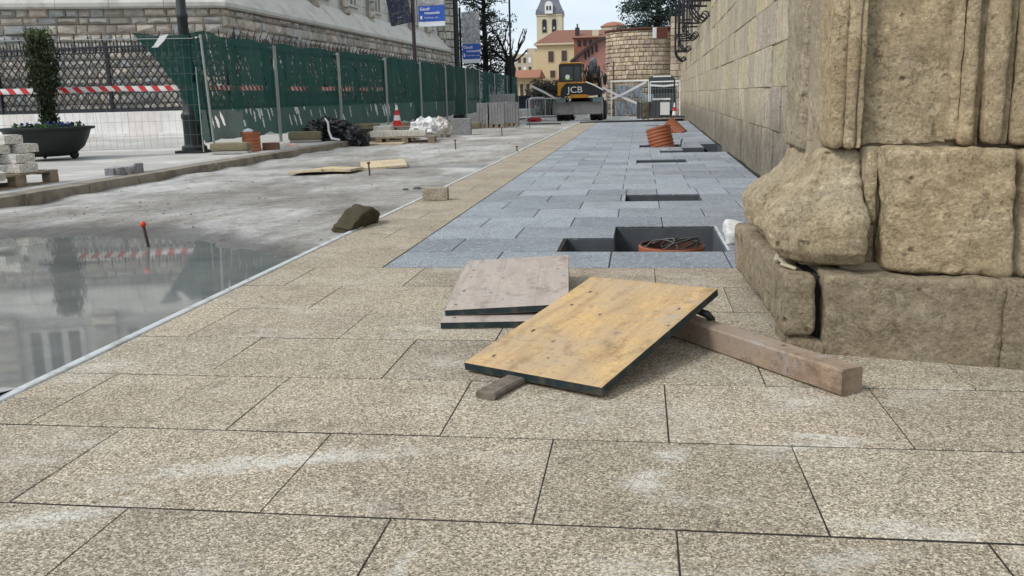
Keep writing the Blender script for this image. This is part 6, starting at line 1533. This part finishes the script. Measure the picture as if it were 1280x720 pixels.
# a side bough reaching left
# evergreen on the left with ragged outline
cl = []; limbs = [([(0, 0, 0), (.1, 0, 4), (0, 0, 10.5)], [.22, .18, .05])]
for k in range(120):
    z = rg.uniform(2.4, 10.5); rr_ = 1.75 * (1 - max(0, z - 5.5) / 11); a = rg.uniform(0, 6.28); R_ = rr_ * rg.uniform(.5, 1.2)
    limbs.append(([(0, 0, z - .3), (R_ * .6 * math.cos(a), R_ * .6 * math.sin(a), z), (R_ * 1.2 * math.cos(a), R_ * 1.2 * math.sin(a), z - .15)], [.05, .03, .01]))
    for q in (.4, .75, 1.05): cl.append((Vector((R_ * q * math.cos(a), R_ * q * math.sin(a), z + rg.uniform(-.1, .15))), .36, rg.uniform(.5, 1.3)))
tree('evergreen_tree', 'dark ragged evergreen tree behind the farther blue banner', 606, 58, -.5, limbs, cl, .085, 26, M['ever'], M['dark_bark'], seed=4)
cl = []; 
for k in range(26): a = rg.uniform(0, 6.28); R_ = rg.uniform(0, 1.0); cl.append((Vector((R_ * math.cos(a), R_ * math.sin(a), rg.uniform(.6, 2.9))), .4, rg.uniform(.6, 1.4)))
tree('leafy_bush', 'loose olive green bush between the evergreen and the pollarded tree', 620, 60, -.1, [([(0, 0, 0), (0, 0, 2.4)], [.08, .02])], cl, .10, 20, M['ever'], M['bark'], seed=6)
# pollarded bare tree
def twig(limbs, p, d, r, l, depth, rng):
    q = p + d * l; m = p + d * l * .5 + Vector((rng.uniform(-.08, .08), rng.uniform(-.08, .08), 0)) * l
    limbs.append(([tuple(p), tuple(m), tuple(q)], [r, r * .8, r * .6]))
    if depth:
        for _ in range(rng.choice((2, 2, 3))):
            nd = (d + Vector((rng.uniform(-.7, .7), rng.uniform(-.5, .5), rng.uniform(-.05, .5)))).normalized(); twig(limbs, q, nd, r * .5, l * rng.uniform(.6, .9), depth - 1, rng)
limbs = [([(0, 0, 0), (-.05, 0, 1.6), (.05, 0, 2.6), (0, 0, 3.5)], [.36, .30, .36, .22])]; r2 = random.Random(12)
for d, l, r in (((-.35, 0, .9), 1.1, .13), ((-.75, .2, .6), .9, .11), ((.55, 0, .75), 1.0, .12), ((.15, .3, .95), .8, .09), ((.8, -.1, .35), .6, .10), ((-.2, -.3, .9), .7, .08)): twig(limbs, Vector((0, 0, 3.0)), Vector(d).normalized(), r, l, 2, r2)
tree('pollarded_tree', 'bare black pollarded tree with thin upright twigs at the end of the green fence', 637, 57, -.1, limbs, None, 0, 0, None, M['dark_bark'])
# leafless shrub mass left of the excavator
cl = []; limbs = []
for k in range(90):
    a = rg.uniform(0, 6.28); R_ = rg.uniform(.2, 1.3); h = rg.uniform(1.3, 2.7); limbs.append(([(R_ * .3 * math.cos(a), R_ * .3 * math.sin(a), 0), (R_ * .7 * math.cos(a), R_ * .7 * math.sin(a), h * .5), (R_ * math.cos(a), R_ * math.sin(a), h)], [.035, .02, .008]))
    cl.append((Vector((R_ * .9 * math.cos(a), R_ * .9 * math.sin(a), h * .85)), .35, rg.uniform(.6, 1.2)))
tree('bare_shrub', 'grey leafless shrub mass behind the barriers, left of the excavator cab', 684, 60, -.6, limbs, cl, .07, 26, M['dryleaf'], M['dark_bark'], asp=5, seed=9)
tree('bare_shrub', 'smaller grey leafless shrub left of the larger shrub mass', 670, 66, -.6, [(p, [q * .8 for q in r]) for p, r in limbs[:40]], [(c * .8, .3, k) for c, r, k in cl[:40]], .07, 22, M['dryleaf'], M['dark_bark'], asp=5, seed=10)
